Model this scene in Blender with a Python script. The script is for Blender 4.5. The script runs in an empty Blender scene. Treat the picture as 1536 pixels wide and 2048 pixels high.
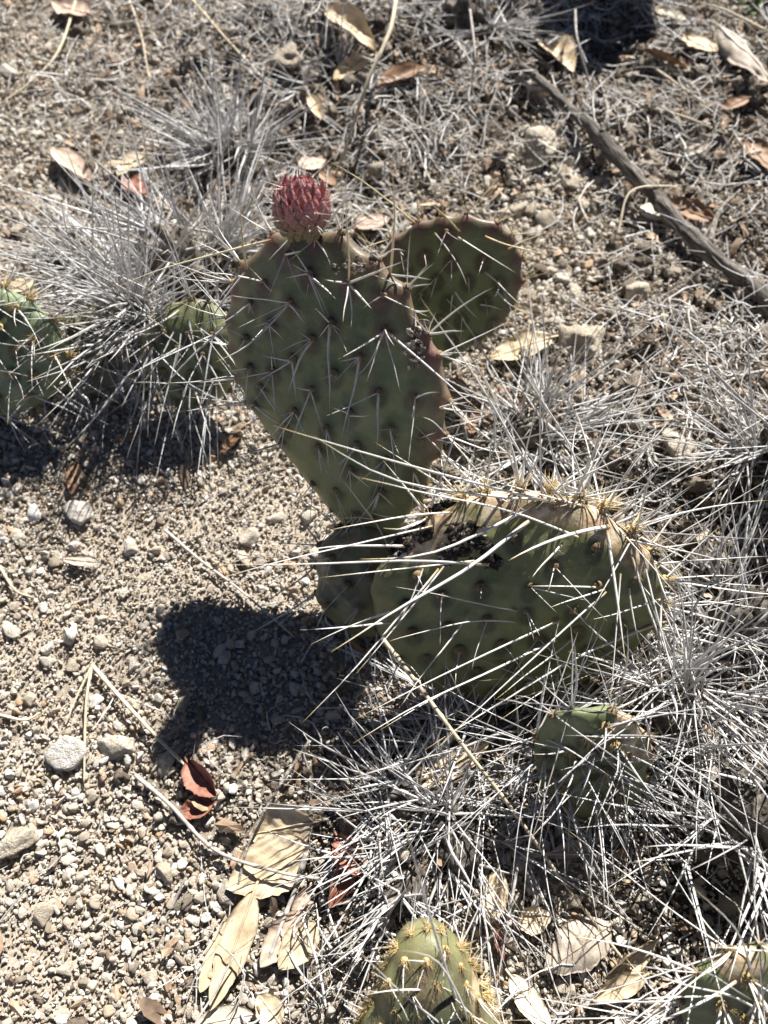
import bpy, math, random
import numpy as np
from mathutils import Vector, Matrix

random.seed(11)
rng = np.random.default_rng(11)
R = math.radians
scene = bpy.context.scene
C = scene.collection

# ------------------------------------------------------------------ camera
PITCH, DIST, HFOV = R(65), 0.44, R(53)
FPX = 768 / math.tan(HFOV / 2)
FWD = np.array([0, math.cos(PITCH), -math.sin(PITCH)])
UP = np.array([0, math.sin(PITCH), math.cos(PITCH)])
RT = np.array([1.0, 0, 0])
CAM = -FWD * DIST
cam_data = bpy.data.cameras.new('camera')
cam = bpy.data.objects.new('camera', cam_data)
C.objects.link(cam)
cam.location = CAM
cam.rotation_euler = (math.pi / 2 - PITCH, 0, 0)
cam_data.sensor_fit = 'HORIZONTAL'
cam_data.sensor_width = 24
cam_data.angle = HFOV
cam_data.clip_start, cam_data.clip_end = 0.01, 200
cam_data.dof.use_dof = True
cam_data.dof.focus_distance = 0.345
cam_data.dof.aperture_fstop = cam_data.lens / 3.0
scene.camera = cam
scene.render.resolution_x, scene.render.resolution_y = 768, 1024

# ------------------------------------------------------------------ sky, sun, exposure
SUN_EL, SUN_AZ = R(43), R(22)                 # azimuth measured from +Y towards +X
SUN = Vector((math.cos(SUN_EL) * math.sin(SUN_AZ), math.cos(SUN_EL) * math.cos(SUN_AZ), math.sin(SUN_EL)))
world = bpy.data.worlds.new('World')
scene.world = world
world.use_nodes = True
wn = world.node_tree
sky = wn.nodes.new('ShaderNodeTexSky')
sky.sky_type = 'NISHITA'
sky.sun_disc = False
sky.sun_elevation = SUN_EL
sky.sun_rotation = SUN_AZ
sky.altitude = 2000
sky.air_density, sky.dust_density = .36, .2          # clear dry mountain air
wn.links.new(sky.outputs[0], wn.nodes['Background'].inputs[0])
wn.nodes['Background'].inputs[1].default_value = 0.05
sd = bpy.data.lights.new('sun', 'SUN')
sd.energy, sd.angle, sd.color = 5.0, R(0.53), (1.0, 0.972, 0.925)
sun = bpy.data.objects.new('sun', sd)
C.objects.link(sun)
sun.rotation_euler = SUN.to_track_quat('Z', 'Y').to_euler()
sun.location = SUN * 5
vs = scene.view_settings
vs.view_transform, vs.look, vs.exposure, vs.gamma = 'Standard', 'None', 1.25, 1.0
vs.use_curve_mapping = False

# ------------------------------------------------------------------ numeric helpers
def lerp(a, b, t): return a + (b - a) * t
def unit(v): v = np.asarray(v, float); return v / (np.linalg.norm(v) + 1e-12)

def vnoise(p, seed=0):
    """value noise, p (n,3) -> -1..1"""
    p = np.asarray(p, float)
    i = np.floor(p).astype(np.int64); f = p - i
    f = f * f * (3 - 2 * f)
    def h(x, y, z):
        n = (x * 374761393 + y * 668265263 + z * 1274126177 + seed * 974711) & 0xffffffff
        n = ((n ^ (n >> 13)) * 1274126177) & 0xffffffff
        n = (n ^ (n >> 16)) & 0xffffffff
        return n / 2147483647.5 - 1
    x, y, z = i.T; u, v, w = f.T
    a = lerp(lerp(h(x, y, z), h(x + 1, y, z), u), lerp(h(x, y + 1, z), h(x + 1, y + 1, z), u), v)
    b = lerp(lerp(h(x, y, z + 1), h(x + 1, y, z + 1), u), lerp(h(x, y + 1, z + 1), h(x + 1, y + 1, z + 1), u), v)
    return lerp(a, b, w)

def fbm(p, octv=3, seed=0):
    s, a = 0, 1.0
    for k in range(octv):
        s = s + a * vnoise(p, seed + k); p = p * 2.03 + 7.1; a *= .5
    return s / 1.75

def ray(px, py): return FWD + RT * ((px - 768) / FPX) + UP * ((1024 - py) / FPX)
def G(px, py, z=0.0):
    """where the pixel's line of sight meets the height z"""
    d = ray(px, py); return CAM + d * ((z - CAM[2]) / d[2])
def on_plane(px, py, o, n):
    d = ray(px, py); return CAM + d * (np.dot(o - CAM, n) / np.dot(d, n))
def to_px(p):
    v = np.asarray(p) - CAM; w = v @ FWD
    return 768 + FPX * (v @ RT) / w, 1024 - FPX * (v @ UP) / w

def px_of(x, y):
    p = np.stack([x, y, np.zeros_like(x)], 1) - CAM
    w = np.maximum(p @ FWD, .1)
    return 768 + FPX * (p @ RT) / w, 1024 - FPX * (p @ UP) / w
def litterness(px, py):
    """0 on the open gravel .. 1 in the litter, in ground places known by their pixels"""
    v = np.full(px.shape, .28)
    for cx, cy, sx, sy, w in ((800, 160, 420, 200, .95), (1300, 350, 260, 330, .55), (1350, 1000, 220, 300, .75), (420, 420, 170, 150, .5),
                              (900, 1650, 260, 170, .45), (1350, 1600, 250, 300, .7), (560, 1850, 170, 170, .15), (350, 1560, 140, 60, .3),
                              (120, 1250, 260, 330, -.30), (160, 1850, 150, 150, -.12), (1120, 420, 110, 150, -.75), (1130, 1680, 150, 100, -.7), (150, 330, 170, 130, -.22),
                              (1130, 1850, 120, 90, -.3), (540, 1250, 160, 180, -.25)):
        v = v + w * np.exp(-.5 * (((px - cx) / sx) ** 2 + ((py - cy) / sy) ** 2))
    return np.clip(v, .02, 1)

BUMPS = []   # (x, y, sigma, height)
for px, py, s, h in ((560, 120, .05, .014), (860, 60, .06, .016), (1250, 90, .09, .012), (1330, 900, .06, .010),
                     (1080, 330, .05, .006), (150, 1750, .07, -.004), (1250, 1480, .05, .006), (880, 1640, .04, .008), (420, 500, .05, .008),
                     (1500, 700, .07, .010)):
    g = G(px, py); BUMPS.append((g[0], g[1], s, h))
def hgt(x, y):
    x = np.asarray(x, float); y = np.asarray(y, float)
    p = np.stack([x.ravel(), y.ravel(), np.zeros(x.size)], 1)
    h = (.0045 * fbm(p * 11, 3, 5) + .0018 * fbm(p * 60, 2, 9)).reshape(x.shape)
    lt = litterness(*px_of(p[:, 0], p[:, 1])).reshape(x.shape)
    h = h + np.clip(lt - .25, 0, .7) * (.026 * fbm(p * 22 + 3, 2, 15).reshape(x.shape) + .007 * fbm(p * 75, 2, 19).reshape(x.shape))
    for bx, by, s, a in BUMPS:
        h = h + a * np.exp(-((x - bx) ** 2 + (y - by) ** 2) / (2 * s * s))
    return h
def gz(x, y): return float(hgt(np.array([x]), np.array([y]))[0])
def GG(px, py, lift=0.0):
    p = G(px, py)
    for _ in range(3): p = G(px, py, gz(p[0], p[1]) + lift)
    return p

# ------------------------------------------------------------------ mesh helpers
def mesh_np(name, verts, faces, smooth=True, attrs=None):
    """faces: list/array of quads or tris (one array per arity allowed)"""
    me = bpy.data.meshes.new(name)
    groups = faces if isinstance(faces, list) else [faces]
    groups = [np.asarray(g, np.int32) for g in groups if len(g)]
    verts = np.asarray(verts, np.float32)
    me.vertices.add(len(verts)); me.vertices.foreach_set('co', verts.ravel())
    nl = sum(g.size for g in groups); nf = sum(len(g) for g in groups)
    me.loops.add(nl); me.polygons.add(nf)
    me.loops.foreach_set('vertex_index', np.concatenate([g.ravel() for g in groups]))
    tot = np.concatenate([np.full(len(g), g.shape[1], np.int32) for g in groups])
    start = np.concatenate([[0], np.cumsum(tot)[:-1]]).astype(np.int32)
    me.polygons.foreach_set('loop_start', start)
    me.polygons.foreach_set('use_smooth', np.full(nf, smooth))
    for k, v in (attrs or {}).items():
        v = np.asarray(v, np.float32)
        if v.ndim == 1:
            me.attributes.new(k, 'FLOAT', 'POINT').data.foreach_set('value', v)
        else:
            me.attributes.new(k, 'FLOAT_VECTOR', 'POINT').data.foreach_set('vector', v.ravel())
    me.update(calc_edges=True); me.validate()
    return me

def obj(name, me, mat=None, parent=None, loc=None):
    o = bpy.data.objects.new(name, me); C.objects.link(o)
    if mat is not None and not me.materials: me.materials.append(mat)
    if parent is not None: o.parent = parent
    if loc is not None: o.location = loc
    return o
def tag(o, label=None, cat=None, group=None, kind=None):
    for k, v in (('label', label), ('category', cat), ('group', group), ('kind', kind)):
        if v: o[k] = v
    return o
def empty(name, loc, label, cat, group=None):
    o = bpy.data.objects.new(name, None); C.objects.link(o)
    o.empty_display_size = .01; o.location = loc
    return tag(o, label, cat, group)

def smooth_path(pts, n):
    pts = np.asarray(pts, float)
    if len(pts) == 2: return pts[0] + (pts[1] - pts[0]) * np.linspace(0, 1, n)[:, None]
    P = np.vstack([2 * pts[0] - pts[1], pts, 2 * pts[-1] - pts[-2]])
    out = []
    for s in np.linspace(0, len(pts) - 1, n):
        i = min(int(s), len(pts) - 2); t = s - i
        a, b, c, d = P[i:i + 4]
        out.append(.5 * (2 * b + (c - a) * t + (2 * a - 5 * b + 4 * c - d) * t * t + (3 * b - a - 3 * c + d) * t ** 3))
    return np.array(out)

def tube_arrays(path, rad, sides=6, bump=0.0, seed=0):
    path = np.asarray(path, float); n = len(path)
    t = np.gradient(path, axis=0); t /= np.linalg.norm(t, axis=1)[:, None] + 1e-12
    a = np.array([0, 0, 1.0]) if abs(t[0][2]) < .9 else np.array([1.0, 0, 0])
    V = []
    for i in range(n):
        x = unit(np.cross(a, t[i])); y = np.cross(t[i], x)
        an = np.linspace(0, 2 * math.pi, sides, endpoint=False)
        r = np.full(sides, rad[i])
        ring = path[i] + (np.cos(an)[:, None] * x + np.sin(an)[:, None] * y) * r[:, None]
        V.append(ring)
    V = np.array(V)
    if bump:
        ctr = path[:, None, :]
        d = V - ctr
        nn = fbm((V / (np.mean(rad) * 1.2)).reshape(-1, 3) * np.array([1, 1, 1.]), 3, seed).reshape(n, sides, 1)
        V = ctr + d * (1 + bump * nn)
    V = V.reshape(-1, 3)
    i, j = np.meshgrid(np.arange(n - 1), np.arange(sides), indexing='ij')
    j2 = (j + 1) % sides
    F = np.stack([i * sides + j, i * sides + j2, (i + 1) * sides + j2, (i + 1) * sides + j], -1).reshape(-1, 4)
    caps = []
    V = np.vstack([V, path[0], path[-1]])
    for j in range(sides):
        caps.append((n * sides, (j + 1) % sides, j))
        caps.append((n * sides + 1, (n - 1) * sides + j, (n - 1) * sides + (j + 1) % sides))
    al = np.concatenate([np.repeat(np.linspace(0, 1, n), sides), [0, 1]])
    return V, F, np.array(caps), al

# ------------------------------------------------------------------ material helpers
class NT:
    def __init__(s, name):
        s.m = bpy.data.materials.new(name); s.m.use_nodes = True
        s.t = s.m.node_tree; s.b = s.t.nodes['Principled BSDF']
        s.b.inputs['Roughness'].default_value = .7
        s.b.inputs['Specular IOR Level'].default_value = .3
    def n(s, kind, **kw):
        nd = s.t.nodes.new('ShaderNode' + kind)
        for k, v in kw.items():
            if k in nd.inputs: s.put(nd.inputs[k], v)
            else: setattr(nd, k, v)
        return nd
    def put(s, sock, v):
        if isinstance(v, bpy.types.NodeSocket): s.t.links.new(v, sock)
        elif isinstance(v, bpy.types.Node): s.t.links.new(v.outputs[0], sock)
        else: sock.default_value = v
    def noise(s, scale, detail=4, vec=None, rough=.55, dist=0):
        nd = s.n('TexNoise', Scale=scale, Detail=detail, Roughness=rough, Distortion=dist)
        if vec is not None: s.put(nd.inputs['Vector'], vec)
        return nd.outputs['Fac']
    def ramp(s, fac, stops, interp='LINEAR'):
        nd = s.n('ValToRGB'); s.put(nd.inputs[0], fac)
        cr = nd.color_ramp; cr.interpolation = interp
        while len(cr.elements) < len(stops): cr.elements.new(.5)
        for e, (p, c) in zip(cr.elements, stops):
            e.position = p; e.color = (*c, 1) if not isinstance(c, (int, float)) else (c, c, c, 1)
        return nd.outputs[0]
    def mix(s, fac, a, b, mode='MIX'):
        nd = s.n('Mix', data_type='RGBA', blend_type=mode)
        s.put(nd.inputs[0], fac)
        for sock, v in ((nd.inputs[6], a), (nd.inputs[7], b)):
            s.put(sock, (*v, 1) if isinstance(v, tuple) and len(v) == 3 else v)
        return nd.outputs[2]
    def math(s, op, a, b=0.0, clamp=False):
        nd = s.n('Math', operation=op); nd.use_clamp = clamp
        s.put(nd.inputs[0], a); s.put(nd.inputs[1], b); return nd.outputs[0]
    def attr(s, name):
        return s.n('Attribute', attribute_name=name).outputs['Fac']
    def obj_co(s): return s.n('TexCoord').outputs['Object']
    def rnd(s): return s.n('ObjectInfo').outputs['Random']
    def bump(s, h, dist, strength=1.0):
        nd = s.n('Bump', Strength=strength, Distance=dist); s.put(nd.inputs['Height'], h)
        s.put(s.b.inputs['Normal'], nd.outputs[0]); return nd
    def color(s, c): s.put(s.b.inputs['Base Color'], (*c, 1) if isinstance(c, tuple) else c)
    def rough(s, v): s.put(s.b.inputs['Roughness'], v)

def mat_soil():
    k = NT('sandy_soil'); co = k.obj_co()
    a = k.noise(35, 6, co); b = k.noise(420, 5, co, .7)
    c = k.ramp(a, [(.3, (.21, .175, .135)), (.55, (.34, .29, .225)), (.75, (.43, .375, .30))])
    c2 = k.ramp(b, [(.3, (.15, .12, .09)), (.5, (.39, .33, .26)), (.7, (.60, .54, .46))])
    k.color(k.mix(k.attr('humus_shade'), k.mix(.6, c, c2), k.mix(k.ramp(b, [(.4, 0), (.7, .5)]), (.055, .042, .032), (.20, .165, .13)))); k.rough(.95)  # dark humus colour under litter also paints shade into the gaps
    k.bump(b, .0012, .8)
    return k.m

def mat_pebble(name, stops, speck=.35):
    k = NT(name); co = k.obj_co(); r = k.rnd()
    base = k.ramp(r, stops)
    v = k.n('VectorMath', operation='ADD'); k.put(v.inputs[0], co)
    off = k.n('CombineXYZ'); 
    for i in range(3): k.put(off.inputs[i], k.math('MULTIPLY', r, 37.0 + 11 * i))
    k.put(v.inputs[1], off.outputs[0])
    n1 = k.noise(2.2, 5, v.outputs[0], .65); n2 = k.noise(9, 4, v.outputs[0], .7)
    c = k.mix(k.ramp(n1, [(.38, 0), (.68, speck * 1.6)]), base, (.36, .28, .19))
    c = k.mix(k.ramp(n2, [(.60, 0), (.70, speck)]), c, (.07, .06, .05))
    k.color(c); k.rough(k.ramp(n1, [(.3, .45), (.7, .85)]))
    k.bump(k.mix(.5, n1, n2), .12, .55)
    return k.m

def mat_spine(name, body, tip, base, mottle=.5):
    k = NT(name); al = k.attr('along')
    r = k.math('FRACT', k.math('ADD', k.attr('rnd'), k.rnd()))
    g = k.n('NewGeometry').outputs['Position']
    n = k.noise(900, 3, g); n2 = k.noise(260, 3, g)
    b = k.mix(r, body[0], body[1])
    b = k.mix(k.ramp(n, [(.42, 0), (.66, mottle)]), b, (.25, .23, .21))
    b = k.mix(k.ramp(n2, [(.5, 0), (.72, mottle * .6)]), b, (.20, .185, .165))
    c = k.mix(k.ramp(al, [(.80, 0), (.97, 1)]), b, tip)
    c = k.mix(k.ramp(al, [(0, 1), (.10, 0)]), c, base)
    k.color(c); k.rough(.45); k.b.inputs['Specular IOR Level'].default_value = .4
    k.bump(n, .0002, .35)
    return k.m

def mat_pad(name, greens, purple=1.0, dull=0.0):
    k = NT(name); co = k.obj_co()
    n = k.noise(28, 4, co); f = k.noise(140, 4, co, .65); ff = k.noise(900, 3, co)
    c = k.ramp(n, [(.3, greens[0]), (.55, greens[1]), (.75, greens[2])])
    c = k.mix(k.ramp(f, [(.5, 0), (.72, .3)]), c, tuple(x * 1.45 for x in greens[2]))
    tex = k.n('TexNoise', Scale=60, Detail=5, Distortion=.6); tex.inputs['Vector'].default_value = (0, 0, 0)
    mp = k.n('Mapping'); k.put(mp.inputs[0], co); mp.inputs['Scale'].default_value = (.55, 1.7, 2.2); mp.inputs['Rotation'].default_value = (.3, .4, .7)
    k.put(tex.inputs['Vector'], mp.outputs[0])
    # dark spots: tubercle shading painted in, partly pigment; purple rings about every areole: pigment
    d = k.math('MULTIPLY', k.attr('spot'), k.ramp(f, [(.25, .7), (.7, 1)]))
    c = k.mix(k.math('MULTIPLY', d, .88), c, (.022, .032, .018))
    p = k.math('MULTIPLY', k.attr('purple'), k.ramp(n, [(.25, .5), (.6, purple)]))
    c = k.mix(p, c, (.17, .036, .062))
    y = k.math('MULTIPLY', k.attr('yellow'), .7)
    c = k.mix(y, c, (.26, .235, .075))
    s = k.math('MULTIPLY', k.attr('scar'), k.ramp(k.noise(75, 6, co, .7), [(.36, 0), (.5, 1)]))
    c = k.mix(s, c, k.ramp(f, [(.3, (.22, .13, .07)), (.5, (.52, .38, .24)), (.7, (.70, .60, .46))]))
    c = k.mix(k.ramp(ff, [(.60, 0), (.72, .35)]), c, (.34, .33, .25))
    if dull: c = k.mix(dull, c, (.20, .17, .12))
    k.color(c)
    k.rough(k.ramp(f, [(.3, .34), (.7, .54)])); k.b.inputs['Specular IOR Level'].default_value = .35
    h = k.mix(.55, f, tex.outputs['Fac'])
    h = k.mix(k.math('MULTIPLY', s, .7), h, k.noise(260, 5, co, .75))
    k.bump(h, .0016, .45)
    return k.m

def mat_simple(name, stops, scale, rough=.85, bump=.0005, detail=5, world_co=False, rand=0.25):
    k = NT(name); co = k.n('NewGeometry').outputs['Position'] if world_co else k.obj_co()
    n = k.noise(scale, detail, co, .65)
    c = k.ramp(n, stops)
    r = k.math('FRACT', k.math('ADD', k.attr('rnd'), k.rnd()))
    hsv = k.n('HueSaturation'); k.put(hsv.inputs['Color'], c)
    k.put(hsv.inputs['Value'], k.math('ADD', k.math('MULTIPLY', r, 2 * rand), 1 - rand))
    k.color(hsv.outputs[0]); k.rough(rough)
    if bump: k.bump(n, bump, .6)
    return k.m

def mat_leaf(name, c0, c1, c2, vein):
    k = NT(name); co = k.obj_co()
    uv = k.n('Attribute', attribute_name='luv').outputs['Vector']
    sep = k.n('SeparateXYZ'); k.put(sep.inputs[0], uv)
    u, v = sep.outputs[0], sep.outputs[1]                # u along 0..1, v across -1..1
    av = k.math('ABSOLUTE', v)
    w = k.math('SUBTRACT', k.math('MULTIPLY', u, 9.0), k.math('MULTIPLY', av, 1.8))
    tri = k.math('ABSOLUTE', k.math('SUBTRACT', k.math('FRACT', w), .5))
    side = k.ramp(tri, [(0, 1), (.09, 0)])
    n = k.noise(70, 5, co, .6); f = k.noise(500, 5, co, .7)
    c = k.ramp(n, [(.3, c0), (.52, c1), (.72, c2)])
    c = k.mix(k.ramp(f, [(.52, 0), (.75, .5)]), c, tuple(x * .55 for x in c0))
    c = k.mix(k.math('MULTIPLY', side, .16), c, vein)
    edge = k.ramp(av, [(.82, 0), (1, .4)])
    c = k.mix(edge, c, tuple(x * .6 for x in c0))
    r = k.rnd(); hsv = k.n('HueSaturation'); k.put(hsv.inputs['Color'], c)
    k.put(hsv.inputs['Value'], k.math('ADD', k.math('MULTIPLY', r, .3), .85))
    k.color(hsv.outputs[0]); k.rough(.6)
    h = k.mix(.14, f, side)
    k.bump(h, .0006, .5)
    return k.m

M = {}
M['soil'] = mat_soil()
M['pebble'] = mat_pebble('granite_grit', [(0, (.15, .125, .10)), (.05, (.37, .31, .24)), (.18, (.53, .455, .365)), (.38, (.65, .58, .485)),
                                          (.58, (.68, .61, .51)), (.63, (.57, .37, .21)), (.70, (.66, .58, .47)), (.88, (.80, .75, .67)), (1, (.86, .84, .80))], .18)
M['crumb'] = mat_pebble('soil_crumb', [(0, (.08, .062, .048)), (.35, (.20, .165, .13)), (.7, (.34, .29, .235)), (1, (.52, .47, .40))])
M['stone'] = mat_pebble('pale_quartz', [(0, (.50, .43, .33)), (.5, (.64, .57, .46)), (1, (.80, .77, .72))], .45)
M['live_spine'] = mat_spine('live_spine', ((.80, .76, .68), (.62, .60, .57)), (.60, .46, .20), (.45, .33, .17), .30)
M['gold_spine'] = mat_spine('gold_spine', ((.62, .47, .23), (.72, .63, .42)), (.55, .36, .13), (.30, .13, .05), .15)
M['dead_spine'] = mat_spine('dead_spine', ((.72, .71, .70), (.34, .325, .31)), (.42, .38, .32), (.14, .12, .11), .5)
M['bud_spine'] = mat_spine('bud_spine', ((.80, .78, .70), (.72, .70, .64)), (.78, .75, .66), (.50, .45, .34), .1)
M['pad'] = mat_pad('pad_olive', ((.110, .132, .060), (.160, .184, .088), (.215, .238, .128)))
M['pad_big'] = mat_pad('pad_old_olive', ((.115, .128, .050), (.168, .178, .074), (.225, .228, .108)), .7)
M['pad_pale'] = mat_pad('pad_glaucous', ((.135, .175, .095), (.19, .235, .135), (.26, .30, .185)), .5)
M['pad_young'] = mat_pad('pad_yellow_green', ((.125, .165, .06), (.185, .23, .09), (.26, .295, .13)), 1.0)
M['pad_dead'] = mat_simple('withered_pad', [(.3, (.03, .026, .022)), (.5, (.10, .085, .07)), (.7, (.30, .27, .23))], 160, .95, .003)
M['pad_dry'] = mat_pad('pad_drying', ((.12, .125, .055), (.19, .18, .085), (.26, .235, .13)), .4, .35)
M['areole'] = mat_simple('areole_wool', [(.3, (.10, .065, .035)), (.5, (.22, .155, .08)), (.7, (.36, .28, .16))], 1500, .95, .0004)
M['glochid_tuft'] = mat_simple('glochid_gold', [(.3, (.30, .20, .08)), (.6, (.50, .38, .18))], 1200, .8, 0)
M['rot'] = mat_simple('rot_black', [(.35, (.012, .010, .009)), (.52, (.04, .032, .025)), (.60, (.16, .125, .09)), (.66, (.6, .58, .55))], 420, .95, .002)
M['scab'] = mat_simple('dry_scab', [(.35, (.06, .045, .035)), (.5, (.17, .135, .10)), (.58, (.42, .38, .33)), (.68, (.75, .73, .70))], 500, .95, .002)
M['stick'] = mat_simple('weathered_wood', [(.3, (.07, .06, .05)), (.47, (.20, .175, .145)), (.6, (.36, .33, .29)), (.72, (.52, .49, .44))], 260, .9, .004, rand=.1)
M['straw'] = mat_simple('dry_straw', [(.3, (.38, .31, .20)), (.55, (.56, .48, .34)), (.75, (.66, .60, .48))], 300, .6, .0003)
M['straw_grey'] = mat_simple('grey_straw', [(.3, (.24, .22, .19)), (.55, (.40, .37, .33)), (.75, (.56, .53, .48))], 300, .75, .0003)
M['litter'] = mat_simple('litter_strands', [(.3, (.27, .25, .225)), (.5, (.50, .475, .44)), (.7, (.70, .68, .65))], 160, .8, 0, world_co=True, rand=.4)
M['flake'] = mat_simple('leaf_flakes', [(.3, (.10, .07, .05)), (.48, (.24, .165, .11)), (.62, (.38, .28, .19)), (.75, (.50, .44, .36))], 55, .85, .0006, world_co=True, rand=.45)
M['tan_leaf'] = mat_leaf('tan_leaf', (.46, .355, .22), (.60, .485, .325), (.68, .57, .41), (.38, .28, .16))
M['pale_leaf'] = mat_leaf('pale_leaf', (.52, .44, .32), (.64, .56, .43), (.72, .66, .55), (.44, .36, .25))
M['pink_leaf'] = mat_leaf('pinkish_leaf', (.38, .27, .20), (.50, .375, .29), (.58, .46, .375), (.32, .21, .15))
M['red_leaf'] = mat_leaf('red_leaf', (.20, .075, .048), (.31, .135, .09), (.42, .235, .17), (.20, .06, .035))
M['brown_leaf'] = mat_leaf('brown_leaf', (.15, .085, .048), (.26, .155, .09), (.37, .25, .16), (.14, .07, .03))
M['grey_leaf'] = mat_leaf('grey_leaf', (.34, .275, .215), (.45, .38, .305), (.53, .47, .40), (.28, .22, .17))
M['bud'] = mat_simple('bud_core', [(.3, (.09, .11, .04)), (.7, (.16, .17, .07))], 300, .5, .0003)
def mat_scale():
    k = NT('bud_scale'); al = k.attr('along'); r = k.rnd(); co = k.obj_co()
    hv = k.n('ObjectInfo').outputs['Color']
    n = k.noise(3.0, 4, co)
    pink = k.mix(n, (.28, .095, .095), (.54, .275, .255))
    green = k.mix(n, (.10, .12, .045), (.20, .20, .08))
    sep = k.n('SeparateColor'); k.put(sep.inputs[0], hv)
    f = k.math('ADD', sep.outputs[0], k.math('MULTIPLY', al, .55), True)
    c = k.mix(f, green, pink)
    c = k.mix(k.ramp(n, [(.55, 0), (.75, .3)]), c, (.52, .28, .26))
    k.color(c); k.rough(.5); k.bump(n, .08, .4); return k.m
M['scale'] = mat_scale()
M['green_leaf'] = mat_simple('green_herb', [(.3, (.05, .09, .025)), (.7, (.12, .18, .06))], 200, .6, .0003)

# ------------------------------------------------------------------ ground
def axis(lo, hi, step, far, grow):
    a = list(np.arange(lo, hi, step)); s = step; x = a[-1]
    while x < far: s *= grow; x += s; a.append(x)
    s = step; x = a[0]; b = []
    while x > -far: s *= grow; x -= s; b.append(x)
    return np.array(b[::-1] + a)
X = axis(-.42, .42, .0032, 25, 1.22); Y = axis(-.32, .62, .0032, 25, 1.22)
gx, gy = np.meshgrid(X, Y)
z = hgt(gx, gy)
pz = np.stack([gx.ravel(), gy.ravel(), 0 * gx.ravel()], 1)
z = z + (.0011 * fbm(pz * 170, 3, 31)).reshape(z.shape) - .0012
V = np.stack([gx, gy, z], -1).reshape(-1, 3)
ny, nx = gx.shape
i, j = np.meshgrid(np.arange(ny - 1), np.arange(nx - 1), indexing='ij')
F = np.stack([i * nx + j, i * nx + j + 1, (i + 1) * nx + j + 1, (i + 1) * nx + j], -1).reshape(-1, 4)
tag(obj('ground', mesh_np('ground', V, F, True, {'humus_shade': np.clip((litterness(*px_of(V[:, 0], V[:, 1])) - .28) * 2.6, 0, .95)}), M['soil']), 'dry sandy granite soil', None, None, 'structure')

# ---- loose gravel: one mass of instanced pebbles
def ico(sub):
    import bmesh
    bm = bmesh.new(); bmesh.ops.create_icosphere(bm, subdivisions=sub, radius=1)
    v = np.array([x.co[:] for x in bm.verts]); f = np.array([[q.index for q in p.verts] for p in bm.faces]); bm.free()
    return v, f
IV2, IF2 = ico(2); IV3, IF3 = ico(3); IV4, IF4 = ico(4)
def pebble_mesh(name, seed, v0, f0, rough=.05, planes=11):
    r = np.random.default_rng(seed)
    n = r.normal(size=(planes, 3)); n /= np.linalg.norm(n, axis=1)[:, None]
    h = r.uniform(.55, 1.0, planes)
    d = v0 @ n.T
    q = np.where(d > .05, h / np.maximum(d, .05), 9)
    rad = -np.log(np.exp(-30 * np.minimum(q, 2)).sum(1)) / 30
    rad = np.minimum(rad, 1.25)
    rad = rad * (1 + rough * fbm(v0 * (2.4 if rough < .5 else 3.4) + seed, 4, seed))
    v = v0 * rad[:, None] * np.array([1.0, r.uniform(.7, .95), r.uniform(.5, .8)])
    return mesh_np(name, v, f0)
PEB = [pebble_mesh('pebble', 100 + s, IV3, IF3) for s in range(14)]
pcol = bpy.data.collections.new('pebble_shapes')
ccol = bpy.data.collections.new('crumb_shapes')
for q, me in enumerate(PEB):
    me.materials.append(M['pebble'])
    pcol.objects.link(bpy.data.objects.new('pebble_shape', me))
for q in range(8):
    me = pebble_mesh('crumb', 300 + q, IV3, IF3, .75, 9); me.materials.append(M['crumb'])
    ccol.objects.link(bpy.data.objects.new('crumb_shape', me))

def scatter(name, col, pts, rot, scl, label, nvar, lab_cat):
    me = bpy.data.meshes.new(name)
    me.vertices.add(len(pts)); me.vertices.foreach_set('co', np.asarray(pts, np.float32).ravel())
    me.attributes.new('rot', 'FLOAT_VECTOR', 'POINT').data.foreach_set('vector', np.asarray(rot, np.float32).ravel())
    me.attributes.new('scl', 'FLOAT_VECTOR', 'POINT').data.foreach_set('vector', np.asarray(scl, np.float32).ravel())
    me.attributes.new('idx', 'INT', 'POINT').data.foreach_set('value', rng.integers(0, nvar, len(pts)).astype(np.int32))
    o = obj(name, me)
    ng = bpy.data.node_groups.new(name, 'GeometryNodeTree')
    ng.interface.new_socket('Geometry', in_out='INPUT', socket_type='NodeSocketGeometry')
    ng.interface.new_socket('Geometry', in_out='OUTPUT', socket_type='NodeSocketGeometry')
    N, L = ng.nodes, ng.links
    gi, go = N.new('NodeGroupInput'), N.new('NodeGroupOutput')
    ci = N.new('GeometryNodeCollectionInfo'); ci.inputs['Collection'].default_value = col
    ci.inputs['Separate Children'].default_value = True; ci.inputs['Reset Children'].default_value = True
    ip = N.new('GeometryNodeInstanceOnPoints'); ip.inputs['Pick Instance'].default_value = True
    def na(n, t):
        a = N.new('GeometryNodeInputNamedAttribute'); a.data_type = t; a.inputs['Name'].default_value = n
        return a.outputs['Attribute']
    L.new(gi.outputs[0], ip.inputs['Points']); L.new(ci.outputs[0], ip.inputs['Instance'])
    L.new(na('idx', 'INT'), ip.inputs['Instance Index'])
    e2r = N.new('FunctionNodeEulerToRotation'); L.new(na('rot', 'FLOAT_VECTOR'), e2r.inputs[0])
    L.new(e2r.outputs[0], ip.inputs['Rotation']); L.new(na('scl', 'FLOAT_VECTOR'), ip.inputs['Scale'])
    L.new(ip.outputs[0], go.inputs[0])
    md = o.modifiers.new('scatter', 'NODES'); md.node_group = ng
    return tag(o, label, lab_cat, None, 'stuff')

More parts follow.
